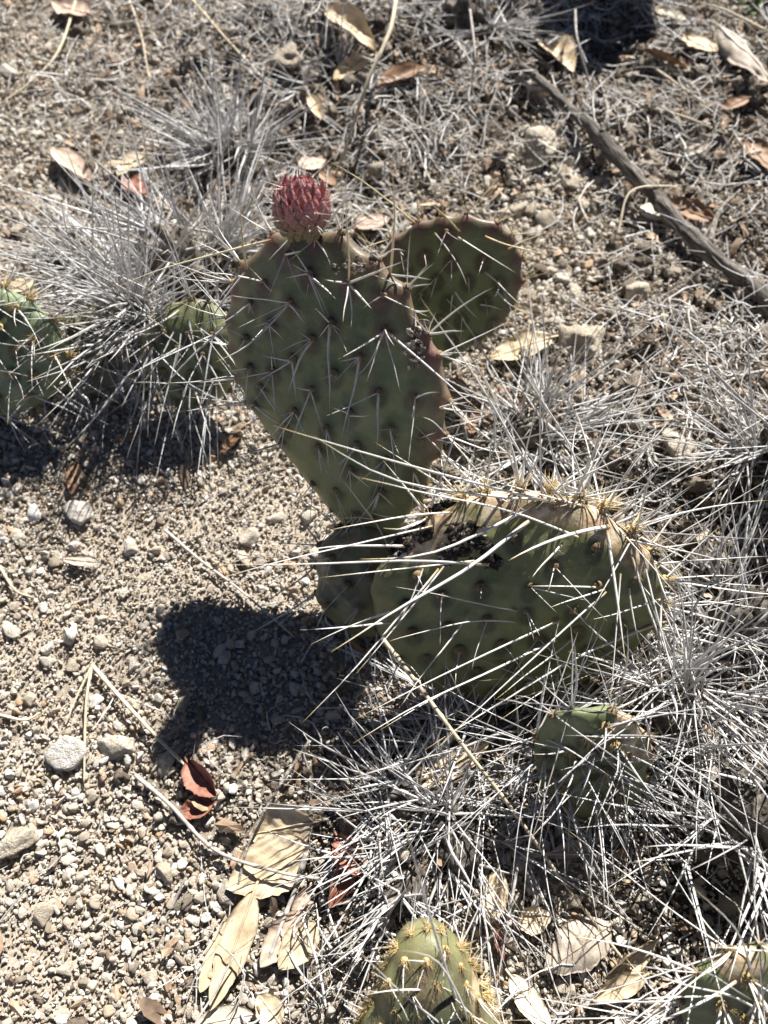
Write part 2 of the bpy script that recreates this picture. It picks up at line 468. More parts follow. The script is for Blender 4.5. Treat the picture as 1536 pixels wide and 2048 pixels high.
def spread_xy(r, n):
    """even over the place in view, thinner in a wide belt round it"""
    x = r.uniform(-.40, .40, n); y = r.uniform(-.31, .60, n)
    m = int(n * .8); x2 = r.uniform(-.75, .75, m); y2 = r.uniform(-.55, 1.15, m)
    k = (abs(x2) > .40) | (y2 < -.31) | (y2 > .60)
    return np.concatenate([x, x2[k]]), np.concatenate([y, y2[k]])
def field(n, smin, smax, power, litter_pow, sink, clump=0):
    x, y = spread_xy(rng, n)
    n = len(x); px, py = px_of(x, y); lt = litterness(px, py)
    if litter_pow:
        keep = rng.random(n) < ((1 - lt) ** litter_pow if litter_pow > 0 else lt ** (-litter_pow))
        x, y = x[keep], y[keep]
    if clump:
        c = fbm(np.stack([x, y, 0 * x], 1) * clump, 2, 77); keep = rng.random(len(x)) < np.clip(.55 + 1.1 * c, .05, 1)
        x, y = x[keep], y[keep]
    m = len(x); s = smin + (smax - smin) * rng.random(m) ** power
    z = hgt(x, y) + s * sink
    sc = s[:, None] * rng.uniform(.68, 1.3, (m, 3))
    ro = np.stack([rng.normal(0, .9, m), rng.normal(0, .9, m), rng.uniform(0, 6.28, m)], 1)
    return np.stack([x, y, z], 1), ro, sc
P1 = field(60000, .0013, .0031, 1.5, .45, .35, 12)
P2 = field(140000, .0007, .0014, 1.1, .2, .35)
P3 = field(110000, .0004, .0010, 1.0, 0, .2)
P0 = field(900, .0028, .0052, 2.2, .8, .30)
P = [np.concatenate(a) for a in zip(P1, P2, P3, P0)]
scatter('gravel', pcol, *P, 'pale tan and white granite gravel covering the soil', 14, 'gravel')
P4 = [np.concatenate(a) for a in zip(field(20000, .0010, .0042, 2.2, -1.5, .2, 20), field(5200, .0028, .0072, 2.2, -2.0, .3, 16))]
scatter('soil_crumbs', ccol, *P4, 'brown crumbs of soil and bark among the litter', 8, 'soil')

# ------------------------------------------------------------------ spines
def spine_shape(seed, bend, wave=0.0, sides=6, n=9):
    t = np.linspace(0, 1, n)
    prof = (1 - t ** 1.6) ** .75 * .93 + .07 * (1 - t)
    prof[0] *= 1.18
    prof = np.maximum(prof, .035)
    cx = bend * (t ** 2 - t) + wave * np.sin(t * 6.28) * t * (1 - t); cy = wave * .6 * np.sin(t * 5 + seed)  * t * (1 - t)
    return t, prof, cx, cy, sides
SHAPES = []
for q in range(16):
    b = (0, .05, -.06, .10, .16, -.12, .03, .22, -.04, .08, -.2, .13, .02, -.09, .3, .06)[q]
    SHAPES.append(spine_shape(q, b, (.0, .03, .05, .02)[q % 4]))
def spine_arrays(q, ex, L, r, M3, base):
    t, prof, cx, cy, sides = SHAPES[q]
    an = np.linspace(0, 2 * math.pi, sides, endpoint=False)
    n = len(t)
    v = np.empty((n, sides, 3))
    v[:, :, 0] = cx[:, None] * L + prof[:, None] * np.cos(an) * r
    v[:, :, 1] = cy[:, None] * L + prof[:, None] * np.sin(an) * r * .72
    v[:, :, 2] = t[:, None] * L
    return v.reshape(-1, 3) @ M3.T + base
_i, _j = np.meshgrid(np.arange(8), np.arange(6), indexing='ij'); _j2 = (_j + 1) % 6
SF = np.stack([_i * 6 + _j, _i * 6 + _j2, (_i + 1) * 6 + _j2, (_i + 1) * 6 + _j], -1).reshape(-1, 4)
SAL = np.repeat(np.linspace(0, 1, 9), 6)
SPM = {}
def spine_mesh(q, ratio_key, mat):
    """unit-length spine whose bend is true for every length (only x,y radius scales)"""
    key = (q, ratio_key, mat)
    if key not in SPM:
        v = spine_arrays(q, 0, 1.0, ratio_key, np.eye(3), np.zeros(3))
        me = mesh_np('spine', v, SF, True, {'along': SAL}); me.materials.append(M[mat]); SPM[key] = me
    return SPM[key]
RATIOS = (.006, .009, .0125, .017, .024, .035, .055)
def frame(d, roll):
    d = unit(d); a = np.array([0, 0, 1.0]) if abs(d[2]) < .95 else np.array([1.0, 0, 0])
    x = unit(np.cross(a, d)); y = np.cross(d, x)
    c, s = math.cos(roll), math.sin(roll)
    return np.stack([x * c + y * s, -x * s + y * c, d], 1)

class Plant:
    def __init__(s, name, loc, label, cat, group=None):
        s.loc = np.array(loc, float); s.root = empty(name, loc, label, cat, group); s.sp = []; s.tu = []
    def spine(s, part, base, tip, r, mat='live_spine', pri=0, shape=None):
        base, tip = np.asarray(base, float), np.asarray(tip, float)
        # keep the point out of the ground
        g = gz(tip[0], tip[1]) + .001
        if tip[2] < g: tip = tip.copy(); tip[2] = g
        s.sp.append((part, base, tip, r, mat, pri, random.randrange(16) if shape is None else shape, random.uniform(0, 6.28)))
    def finish(s, limit=290):
        s.sp.sort(key=lambda q: (-q[5], -np.linalg.norm(q[2] - q[1])))
        rest = {}
        for k, (part, b, t, r, mat, pri, q, roll) in enumerate(s.sp):
            d = t - b; L = float(np.linalg.norm(d)); M3 = frame(d, roll)
            if k < limit:
                ratio = min(RATIOS, key=lambda x: abs(x - r / L))
                o = bpy.data.objects.new('spine', spine_mesh(q, ratio, mat)); C.objects.link(o)
                o.parent = part
                mm = np.eye(4); mm[:3, :3] = M3 * L; mm[:3, 3] = b - s.loc
                o.matrix_basis = Matrix(mm.tolist())
            else:
                rest.setdefault(mat, []).append((spine_arrays(q, 0, L, r, M3, b - s.loc), random.random()))
        for mat, lst in rest.items():
            V = np.concatenate([a for a, _ in lst]); n = len(lst)
            F = (SF[None] + (np.arange(n) * 54)[:, None, None]).reshape(-1, 4)
            o = obj('fine_spines', mesh_np('fine_spines', V, F, True, {'along': np.tile(SAL, n), 'rnd': np.repeat([x for _, x in lst], 54)}), M[mat], s.root)
            o['kind'] = 'stuff'

# areole tuft: woolly bump with a brush of short bristles
def areole_mesh(name, seed, bristles, blen, bump=1.0):
    r = np.random.default_rng(seed)
    v = IV2 * np.array([1, 1, .62]) * bump * (1 + .22 * fbm(IV2 * 2.5, 2, seed))[:, None]
    Vs, Fs3, Fs4, al = [v], [IF2], [], [np.zeros(len(v))]
    off = len(v)
    for b in range(bristles):
        d = unit([r.normal(0, .55), r.normal(0, .55) - .35, 1]); L = blen * r.uniform(.6, 1.25)
        b0 = np.array([r.normal(0, .45), r.normal(0, .45), .2])
        x = unit(np.cross(d, [0, 1, .2])); y = np.cross(d, x); w = .10
        Vs.append(np.array([b0 + x * w, b0 - .5 * x * w + .87 * y * w, b0 - .5 * x * w - .87 * y * w, b0 + d * L])); al.append(np.array([0, 0, 0, 1.]))
        Fs3.append(np.array([[0, 1, 3], [1, 2, 3], [2, 0, 3]]) + off); off += 4
    return mesh_np(name, np.concatenate(Vs), np.concatenate(Fs3), True, {'along': np.concatenate(al)})
ARE = [areole_mesh('areole', 500 + q, 9, 1.7) for q in range(5)]
TUF = [areole_mesh('glochid_tuft', 520 + q, 26, 3.2, .8) for q in range(5)]
for me in ARE: me.materials.append(M['areole'])
for me in TUF: me.materials.append(M['glochid_tuft'])

# ------------------------------------------------------------------ cactus pads
class Pad:
    """a fleshy pad: outline traced on its own tilted plane, given real thickness"""
    def __init__(s, plant, outline, foot, foot_z, el, az=0.0, T=.008, mat='pad', name='pad', areoles=(), purple=None, yellow=0.0, scar=None,
                 cup=0.0, wrinkle=.0004, bumps=.0011, rim=0, lattice=None, seed=1, spot=.0038, label=None, lat_max=.86, rim_h=.0014):
        s.n = np.array([math.cos(el) * math.sin(az), -math.cos(el) * math.cos(az), math.sin(el)])
        s.o = G(foot[0], foot[1], foot_z)
        s.u = unit(np.cross([0, 0, 1.0], s.n)); s.u = s.u if s.u[0] > 0 else -s.u
        s.v = np.cross(s.n, s.u); s.v = s.v if s.v[2] > 0 else -s.v
        s.T, s.plant, s.cup, s.az = T, plant, cup, az
        pts = np.array([s.uv(*p) for p in outline])
        s.c = (pts.max(0) + pts.min(0)) / 2
        q = pts - s.c
        th = np.arctan2(q[:, 1], q[:, 0]); r = np.hypot(q[:, 0], q[:, 1]); k = np.argsort(th); th, r = th[k], r[k]
        tt = np.linspace(-math.pi, math.pi, 361)[:-1]
        rr = np.interp(tt, np.concatenate([th - 2 * math.pi, th, th + 2 * math.pi]), np.tile(r, 3))
        ker = np.exp(-.5 * (np.arange(-12, 13) / 5.0) ** 2); ker /= ker.sum()
        rr = np.convolve(np.concatenate([rr[-12:], rr, rr[:12]]), ker, 'valid')
        r1 = random.Random(seed + 5)
        s.rims = [-math.pi * .25 + (q_ + r1.uniform(-.25, .25)) / rim * math.pi * 1.5 for q_ in range(rim)]
        for a_ in s.rims:
            dd = (tt - a_ + math.pi) % (2 * math.pi) - math.pi
            rr = rr + rim_h * np.exp(-(dd * rr / .0042) ** 2)
        rr = rr * (1 + .012 * fbm(np.stack([np.cos(tt), np.sin(tt), 0 * tt + seed], 1) * 2.5, 3, seed))
        s.tt, s.rr, s.bh = tt, rr, bumps
        s.R = lambda a: np.interp((np.asarray(a) + math.pi) % (2 * math.pi) - math.pi, np.append(tt, math.pi), np.append(rr, rr[0]))
        A = [np.array(s.uv(*p)) - s.c for p in areoles]
        r0 = random.Random(seed)
        if lattice:
            sp = lattice; ext = rr.max(); row = 0; y = -ext
            while y < ext:
                x = -ext + (row % 2) * sp * .5
                while x < ext:
                    p = np.array([x, y]) + [r0.gauss(0, sp * .10), r0.gauss(0, sp * .10)]
                    if np.hypot(*p) < lat_max * s.R(math.atan2(p[1], p[0])): A.append(p)
                    x += sp
                y += sp * .72; row += 1
        s.A = A
        nth, nr = 208, 50
        ph = np.linspace(0, 1, nr) * math.pi / 2
        rho = np.sin(ph); an = np.linspace(-math.pi, math.pi, nth, endpoint=False)
        Ra = s.R(an)
        U = rho[:, None] * Ra * np.cos(an); W = rho[:, None] * Ra * np.sin(an)
        off = T * np.cos(ph) ** .72
        wv = wrinkle * fbm(np.stack([U.ravel() * 1.0, W.ravel(), 0 * U.ravel() + seed], 1) * 75, 3, seed).reshape(U.shape)
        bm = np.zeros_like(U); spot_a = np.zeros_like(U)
        for a in A:
            d2 = (U - a[0]) ** 2 + (W - a[1]) ** 2
            bm += bumps * np.exp(-d2 / (2 * .0042 ** 2))
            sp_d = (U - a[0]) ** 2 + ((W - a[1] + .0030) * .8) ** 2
            spot_a = np.maximum(spot_a, np.exp(-sp_d / (2 * spot ** 2)))  # spot sits below the areole, where its tubercle would be shaded
        taper = np.cos(ph)[:, None] ** .5
        curve = -cup * ((U / rr.max()) ** 2 + .6 * (W / rr.max()) ** 2) + .003 * np.sin(W / rr.max() * 2.0 + seed)
        s.curve_k = (cup, rr.max(), seed)
        front = off[:, None] + wv + bm * taper + curve
        back = -off[:, None] + wv + bm * taper * -1 + curve
        W0 = s.o + 0 * s.u
        def world(U, W, D):
            return s.o + (s.c[0] + U)[..., None] * s.u + (s.c[1] + W)[..., None] * s.v + D[..., None] * s.n
        Vf = world(U, W, front)[:, :]; Vb = world(U, W, back)
        V = np.concatenate([Vf.reshape(-1, 3), Vb[:-1].reshape(-1, 3)]) - plant.loc
        i, j = np.meshgrid(np.arange(nr - 1), np.arange(nth), indexing='ij'); j2 = (j + 1) % nth
        Ff = np.stack([i * nth + j, (i + 1) * nth + j, (i + 1) * nth + j2, i * nth + j2], -1).reshape(-1, 4)
        bo = nr * nth
        bi = lambda a, b: np.where(a == nr - 1, a * nth + b, bo + a * nth + b)
        Fb = np.stack([bi(i, j), bi(i, j2), bi(i + 1, j2), bi(i + 1, j)], -1).reshape(-1, 4)
        rel = (W / rr.max())
        pur = np.zeros_like(U)
        if purple is not None:
            edge = np.clip((rho[:, None] - .90) / .1, 0, 1) * np.clip((rel + .25) / .7, 0, 1)
            rimsp = np.maximum.reduce([np.exp(-((U - math.cos(a_) * .97 * s.R(a_)) ** 2 + (W - math.sin(a_) * .97 * s.R(a_)) ** 2) / (2 * .0045 ** 2)) for a_ in s.rims] + [0 * U])
            nearspot = np.maximum.reduce([np.exp(-((U - a[0]) ** 2 + (W - a[1] + .002) ** 2) / (2 * .0034 ** 2)) for a in A] + [0 * U])
            pur = np.clip(purple * np.maximum(np.maximum(edge * .55, rimsp * .8 * np.clip((rel + .5) / .6, 0, 1)), nearspot * np.clip((rel - .22) / .6 + .6 * np.clip(U / rr.max() - .3, 0, 1), 0, 1)), 0, 1)
        yel = np.clip(yellow * np.clip((-rel - .2) / .6, 0, 1) + 0 * U, 0, 1)
        sc = np.zeros_like(U)
        if scar:
            for (a0, a1, r_in, w) in scar:
                am = (an >= R(a0)) & (an <= R(a1))
                sc = np.maximum(sc, w * am[None, :] * np.clip((rho[:, None] - r_in) / (1 - r_in) * 3, 0, 1))
        if purple is not None or True:
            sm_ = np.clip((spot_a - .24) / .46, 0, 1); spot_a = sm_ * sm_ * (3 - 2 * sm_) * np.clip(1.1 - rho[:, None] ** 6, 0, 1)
        cat = lambda f: np.concatenate([f.ravel(), f[:-1].ravel()])
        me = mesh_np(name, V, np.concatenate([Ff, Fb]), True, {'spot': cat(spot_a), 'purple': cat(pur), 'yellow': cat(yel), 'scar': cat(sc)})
        s.ob = obj(name, me, M[mat], plant.root)
        if label: s.ob['label'] = label
    def uv(s, px, py):
        p = on_plane(px, py, s.o, s.n) - s.o
        return float(p @ s.u), float(p @ s.v)
    def surf(s, p):
        """front point above plane coords (relative to the centre)"""
        a = math.atan2(p[1], p[0]); rho = min(np.hypot(*p) / s.R(a), .9999)
        cup, rm, seed = s.curve_k
        d = s.T * (math.sqrt(1 - rho * rho)) ** .72 - cup * ((p[0] / rm) ** 2 + .6 * (p[1] / rm) ** 2) + .003 * math.sin(p[1] / rm * 2 + seed) + (s.bh * (1 - rho * rho) ** .25 if len(s.A) else 0)
        return s.o + (s.c[0] + p[0]) * s.u + (s.c[1] + p[1]) * s.v + (d + .0005) * s.n
    def rim_pt(s, a, side=0.0):
        r = float(s.R(a)); p = np.array([math.cos(a), math.sin(a)]) * r
        cup, rm, seed = s.curve_k
        d = - cup * ((p[0] / rm) ** 2 + .6 * (p[1] / rm) ** 2) + .003 * math.sin(p[1] / rm * 2 + seed)
        out = math.cos(a) * s.u + math.sin(a) * s.v
        return s.o + (s.c[0] + p[0]) * s.u + (s.c[1] + p[1]) * s.v + d * s.n, out
    def px(s, px, py): return np.array(s.uv(px, py)) - s.c
    def tuft(s, pos, nrm, size, kind='areole'):
        me = random.choice(ARE if kind == 'areole' else TUF)
        o = bpy.data.objects.new(kind, me); C.objects.link(o); o.parent = s.ob
        M3 = frame(unit(nrm), 0)
        # make local -Y point down the pad
        y = unit(s.v - np.dot(s.v, M3[:, 2]) * M3[:, 2] + 1e-6); x = np.cross(y, M3[:, 2])
        mm = np.eye(4); mm[:3, :3] = np.stack([x, y, M3[:, 2]], 1) * size; mm[:3, 3] = pos - s.plant.loc
        o.matrix_basis = Matrix(mm.tolist())
    def hand(s, bpx, tpx, k=.3, r=.00055, mat='live_spine', pri=5, shape=None):
        """a spine seen from pixel to pixel: it starts on this pad and stands off its face by k of its length"""
        p = s.px(*bpx); a = math.atan2(p[1], p[0]); rho = np.hypot(*p) / float(s.R(a))
        if rho < 1: b = s.surf(p)
        else: b = s.rim_pt(a)[0]
        L = np.linalg.norm(on_plane(*tpx, b, s.n) - b)
        t = on_plane(*tpx, b + s.n * (k * L), s.n)
        s.plant.spine(s.ob, b, t, r, mat, pri, shape)
    def fill(s, n=(1, 3), length=(.012, .030), wn=.55, wd=.7, wo=.3, r=(.00028, .00042), mat='live_spine', size=.0017, kind='areole', jitter=.45, skip=()):
        for a in s.A:
            b = s.surf(a)
            s.tuft(b - s.n * .0006, s.n, size * random.uniform(.8, 1.2), kind)
            for q in range(random.randint(*n)):
                out = unit(a[0] * s.u + a[1] * s.v)
                d = unit(s.n * wn - s.v * wd + out * wo + rng.normal(0, jitter, 3))
                if d @ s.n < .12: d = unit(d + s.n * (.2 - d @ s.n))
                s.plant.spine(s.ob, b, b + d * random.uniform(*length), random.uniform(*r), mat)
    def fill_rim(s, n=(2, 4), length=(.02, .05), wn=.25, wo=1.0, wd=0.0, r=(.0003, .0005), mat='live_spine', size=.002, kind='areole', jitter=.45, a_mask=None):
        for a in s.rims:
            if a_mask and not a_mask(math.degrees(a)): continue
            b, out = s.rim_pt(a)
            s.tuft(b, out + .2 * s.n, size * random.uniform(.8, 1.25), kind)
            for q in range(random.randint(*n)):
                d = unit(out * wo + s.n * wn - s.v * wd + rng.normal(0, jitter, 3))
                s.plant.spine(s.ob, b, b + d * random.uniform(*length), random.uniform(*r), mat)

# ---- the main plant
base_pt = GG(760, 1230)
main = Plant('prickly_pear', base_pt, 'tall prickly pear with a pink bud on its upright olive pad', 'cactus')
z1 = lambda *p: (400 + p[0] * .4557, 320 + p[1] * .4557)      # coordinates read in an enlarged view
z2 = lambda *p: (600 + p[0] * .5208, 900 + p[1] * .5208)
z3 = lambda *p: (p[0] * .3646, 300 + p[1] * .3646)
z6 = lambda *p: (900 + p[0] * .414, 1350 + p[1] * .414)
z7 = lambda *p: (900 + p[0] * .414, p[1] * .414)

MA = [(500, 350), (385, 410), (300, 525), (497, 485), (667, 530), (810, 590), (423, 605), (605, 690), (340, 690), (830, 725), (530, 755), (450, 835),
      (735, 835), (368, 890), (632, 900), (315, 955), (540, 965), (820, 985), (965, 1020), (285, 1035), (473, 1055), (705, 1065), (430, 1120), (612, 1125),
      (870, 1140), (993, 1195), (735, 1200), (575, 1205), (405, 1195), (855, 1270), (708, 1305), (540, 1375), (645, 1400), (960, 1340), (828, 1410),
      (610, 1500), (735, 1505), (800, 1535), (712, 1590), (245, 610), (235, 760), (260, 880)]
main_pad = Pad(main, [(640, 474), (690, 492), (722, 528), (758, 545), (798, 590), (822, 640), (842, 700), (876, 745), (883, 800), (874, 880), (852, 940),
                      (838, 990), (805, 1045), (765, 1085), (715, 1075), (680, 1022), (640, 975), (600, 922), (555, 870), (512, 810), (480, 740), (458, 670),
                      (456, 605), (470, 552), (502, 508), (550, 480), (600, 470)],
               (740, 1080), .037, R(24), R(-30), .0085, 'pad', areoles=[z1(*a) for a in MA], purple=1.0, cup=.004, rim=19, seed=3, yellow=.35, rim_h=.0026, bumps=.0017, wrinkle=.0008)
behind = Plant('prickly_pear', GG(830, 765), 'rounded olive prickly pear pad with purple rim standing behind the upright budded pad', 'cactus')
back_pad = Pad(behind, [(760, 520), (800, 468), (850, 445), (910, 432), (975, 440), (1022, 470), (1040, 530), (1036, 590), (1000, 645), (940, 690), (880, 735),
                      (830, 760), (780, 740), (745, 640)], (830, 762), .004, R(30), R(-6), .0075, 'pad', lattice=.0165, purple=1.0, rim=17, seed=5, rim_h=.0016)
big_pad = Pad(main, [(755, 1130), (798, 1085), (850, 1035), (900, 1004), (960, 988), (1030, 978), (1100, 986), (1180, 1012), (1250, 1060), (1306, 1120), (1318, 1180),
                     (1290, 1260), (1230, 1322), (1130, 1372), (1000, 1395), (900, 1386), (820, 1340), (770, 1270), (745, 1200)],
              (950, 1400), .012, R(40), R(5), .0105, 'pad_big', purple=.35, yellow=.35, cup=-.002, wrinkle=.0011, bumps=.0007, rim=20, seed=7,
              areoles=[z2(*a) for a in ((675, 465), (855, 465), (1110, 465), (945, 390), (845, 560), (1020, 555), (700, 590), (555, 615), (425, 650), (1040, 635),
                                        (755, 685), (890, 665), (480, 750), (930, 735), (1080, 715), (800, 780), (600, 715), (380, 770), (670, 800), (970, 815),
                                        (1115, 785), (555, 820), (845, 865), (735, 885), (625, 890), (475, 870), (1195, 620), (800, 290), (1260, 450), (530, 500),
                                        (400, 540), (1100, 325), (880, 920), (1230, 740), (1000, 880), (440, 430))],
              scar=[(15, 150, .78, 1.0)], label='broad sagging olive pad with a corky tan upper edge')
foot_pad = Pad(main, [(640, 1150), (650, 1085), (690, 1060), (740, 1055), (790, 1080), (830, 1150), (820, 1230), (770, 1262), (700, 1255), (655, 1215)],
               (730, 1265), .004, R(38), R(-6), .010, 'pad_dry', lattice=.016, yellow=1.0, rim=10, seed=9, wrinkle=.0026, bumps=.0016, scar=[(100, 200, .7, .8)])

# hand-read spines of the main pad
for b, t, k in (((423, 605), (70, 885), .45), ((423, 605), (135, 595), .5), ((423, 610), (462, 720), .3), ((497, 485), (370, 520), .4), ((500, 350), (740, 60), .5), ((500, 350), (575, 470), .3),
                ((735, 835), (605, 885), .5), ((735, 840), (620, 1220), .4), ((830, 735), (605, 875), .55), ((530, 765), (385, 1030), .45), ((530, 760), (435, 757), .5),
                ((605, 700), (570, 1095), .4), ((605, 690), (505, 650), .5), ((667, 540), (660, 745), .4), ((667, 530), (550, 525), .4), ((667, 530), (755, 655), .4),
                ((667, 530), (905, 440), .45), ((497, 490), (595, 610), .4), ((497, 490), (545, 680), .3), ((825, 490), (1015, 525), .4), ((830, 735), (880, 1020), .3),
                ((965, 1030), (915, 1330), .45), ((965, 1025), (1055, 1020), .4), ((870, 1140), (850, 1185), .5), ((820, 990), (775, 1265), .4), ((735, 1210), (585, 1350), .5),
                ((735, 1200), (750, 1380), .3), ((450, 845), (245, 975), .5), ((450, 845), (270, 860), .5), ((705, 1070), (575, 1085), .5), ((705, 1075), (750, 1120), .4),
                ((540, 970), (545, 1210), .3), ((1060, 1080), (1245, 1110), .3), ((1060, 1080), (1190, 1060), .3), ((300, 525), (0, 495), .35), ((300, 525), (325, 580), .3),
                ((205, 490), (0, 800), .35), ((245, 610), (70, 730), .4), ((340, 700), (375, 800), .3), ((368, 895), (330, 1130), .35), ((315, 960), (345, 1130), .3),
                ((285, 1040), (370, 1170), .3), ((473, 1060), (470, 1220), .3), ((612, 1130), (600, 1330), .3), ((840, 740), (1240, 1110), .3), ((960, 1345), (985, 1500), .3),
                ((828, 1415), (860, 1530), .3), ((708, 1310), (745, 1440), .3), ((1050, 1215), (1195, 1190), .4), ((1050, 1215), (1130, 1250), .4), ((930, 670), (1010, 660), .4),
                ((930, 670), (975, 800), .3), ((405, 1200), (120, 1305), .5), ((385, 410), (450, 398), .5), ((145, 535), (60, 640), .3), ((800, 1540), (620, 1400), .6)):
    main_pad.hand(z1(*b), z1(*t), k, random.uniform(.00045, .00062))
for b, t, k in (((205, 480), (180, 170), .15), ((667, 525), (640, 80), .25), ((830, 480), (838, 20), .2)):
    main_pad.hand(z1(*b), z1(*t), k, .0005, 'gold_spine')
main_pad.hand((540, 482), (215, 583), .25, .0006, 'gold_spine', shape=3)
main_pad.hand((470, 640), (310, 797), .35, .0006)
main_pad.hand((458, 600), (395, 548), .3, .00045)
main_pad.fill((1, 3), (.005, .027), .6, .65, .25, (.00024, .0004), size=.0018, jitter=.7)
main_pad.fill_rim((3, 5), (.012, .036), .4, 1.0, 0, (.0003, .0005), size=.0018)
for b, t, k in (((1030, 305), (1175, 560), .35), ((1130, 320), (1385, 495), .35), ((1250, 475), (1410, 640), .35), ((940, 265), (555, 0), .2), ((1110, 575), (1100, 690), .3),
                ((1140, 300), (1000, 180), .2), ((1250, 320), (1536, 420), .2), ((1350, 380), (1560, 300), .2), ((1120, 560), (1225, 700), .4), ((1300, 560), (1390, 650), .4),
                ((1230, 620), (1330, 660), .4), ((910, 420), (930, 480), .4), ((1050, 240), (1040, 190), .2)):
    back_pad.hand(z1(*b), z1(*t), k, .0005, 'gold_spine' if t[1] < 450 else 'live_spine')
back_pad.fill((1, 2), (.008, .020), .5, .8, .2, (.00022, .00034), size=.0013)
back_pad.fill_rim((2, 4), (.008, .026), .3, 1, 0, (.00024, .0004), 'gold_spine', .0017)

BIGL = [((1045, 1020), (662, 1304), .42, .00085), ((1204, 1035), (1017, 1121), .6, .0009), ((1246, 1087), (1440, 1535), .30, .0007), ((1199, 1041), (1251, 1327), .45, .00065),
        ((1222, 1120), (1218, 1442), .40, .00055), ((1310, 1160), (1350, 1483), .35, .00055), ((1194, 1155), (871, 1499), .35, .0006), ((1293, 1233), (850, 1500), .30, .00065),
        ((1105, 1210), (709, 1439), .35, .0006), ((1100, 1251), (707, 1486), .33, .0006), ((928, 1197), (790, 1430), .4, .0005), ((880, 1105), (710, 1350), .45, .0005),
        ((870, 1110), (605, 1445), .40, .0006), ((808, 1075), (600, 1102), .35, .0005), ((965, 1100), (430, 1130), .35, .00055), ((938, 1093), (642, 1155), .4, .0005),
        ((1017, 1212), (762, 1288), .4, .0005), ((1100, 990), (546, 851), .22, .0008), ((1075, 985), (623, 869), .28, .0007), ((1140, 1050), (710, 953), .35, .0006),
        ((1240, 1060), (1480, 1130), .2, .0006), ((1250, 1050), (1545, 1000), .15, .0006), ((1230, 1030), (1330, 920), .15, .0006), ((1290, 1110), (1545, 1112), .2, .0006),
        ((1300, 1140), (1530, 1172), .2, .0006), ((1075, 985), (1093, 637), .18, .0006), ((1090, 985), (840, 594), .2, .0007), ((1120, 990), (965, 770), .2, .00055),
        ((1170, 1000), (1010, 690), .15, .0006), ((1200, 1015), (1338, 850), .15, .0006), ((1170, 1000), (1205, 855), .2, .0005), ((1220, 1030), (1425, 905), .15, .0006),
        ((1130, 995), (1085, 820), .2, .0006), ((1080, 990), (1180, 905), .2, .0005), ((1290, 1100), (1455, 1545), .3, .0007), ((1270, 1080), (1400, 1530), .33, .0006),
        ((900, 1010), (660, 1060), .35, .0005), ((860, 1035), (430, 1160), .30, .0006), ((1060, 990), (720, 1118), .4, .0006), ((1160, 1000), (880, 930), .3, .0005),
        ((1310, 1180), (1180, 1240), .4, .00045), ((1300, 1250), (1390, 1480), .3, .0006), ((1110, 1060), (1060, 1160), .6, .0005), ((1090, 1065), (1130, 1110), .6, .0005),
        ((1086, 1055), (1040, 1110), .6, .00045), ((1175, 1145), (1060, 1172), .6, .0005), ((1190, 1150), (1100, 1215), .5, .00045), ((800, 1190), (620, 1290), .3, .00055),
        ((780, 1220), (600, 1260), .3, .0005), ((1020, 1190), (770, 1170), .3, .0005), ((840, 1110), (800, 1240), .4, .00045), ((1250, 1060), (1170, 1240), .5, .0005),
        ((1240, 1150), (1300, 1330), .35, .0005), ((1000, 1300), (760, 1460), .4, .00055), ((940, 1350), (960, 1440), .5, .00045), ((1130, 1250), (990, 1400), .4, .0005),
        ((1230, 1270), (1000, 1440), .35, .0006), ((1305, 1120), (1460, 1010), .2, .0006), ((1260, 1065), (1310, 890), .2, .0006), ((1140, 990), (1230, 790), .15, .0006)]
for b, t, k, r in BIGL: big_pad.hand(b, t, k, r * random.uniform(.92, 1.08))
big_pad.fill((0, 2), (.008, .035), .6, .5, .2, (.00028, .0004), size=.0024, jitter=.5)
big_pad.fill_rim((4, 8), (.016, .07), .3, 1, 0, (.00038, .00062), size=.0028, kind='glochid_tuft', jitter=.6, a_mask=lambda d: -30 < d < 140)
foot_pad.fill((1, 3), (.01, .035), .6, .6, .2, size=.002)
foot_pad.fill_rim((1, 3), (.015, .05), .3, 1, .2, size=.002)

# rotted, charred hollow on the big pad's upper edge
def lumps(name, plant, pts, size, mat, seed, label=None, n=None):
    Vs, Fs = [], []; off = 0; r = np.random.default_rng(seed)
    for p in pts:
        s = size * r.uniform(.5, 1.3)
        v = IV2 * (1 + .9 * fbm(IV2 * 1.9 + r.uniform(0, 50), 3, seed))[:, None] * s * r.uniform(.5, 1.3, 3)
        v = v - .72 * np.outer(v @ n, n) + p - plant.loc
        Vs.append(v); Fs.append(IF2 + off); off += len(v)
    o = obj(name, mesh_np(name, np.concatenate(Vs), np.concatenate(Fs), True), M[mat], plant.root)
    if label: o['label'] = label
    return o
pts = []
for cx, cy, sx, sy, n in ((925, 1058, 24, 22, 44), (890, 1085, 10, 14, 14), (968, 1098, 16, 7, 8), (842, 1052, 12, 8, 14), (865, 990, 26, 10, 22), (800, 1075, 18, 16, 20)):
    for _ in range(n * 2):
        p = big_pad.px(random.gauss(cx, sx * .6), random.gauss(cy, sy * .6))
        pts.append(big_pad.surf(p) - big_pad.n * random.uniform(.0006, .0022) if np.hypot(*p) < big_pad.R(math.atan2(p[1], p[0])) else big_pad.rim_pt(math.atan2(p[1], p[0]))[0])
lumps('rot_patch', main, pts, .0030, 'rot', 4, 'black crumbly rot with white specks on the pad edge', big_pad.n)
lumps('dried_scab', main, [main_pad.surf(main_pad.px(*z1(random.gauss(680, 38), random.gauss(462, 14)))) for _ in range(24)], .0016, 'scab', 8, 'dark dried scab with pale flecks on the pad top', main_pad.n)
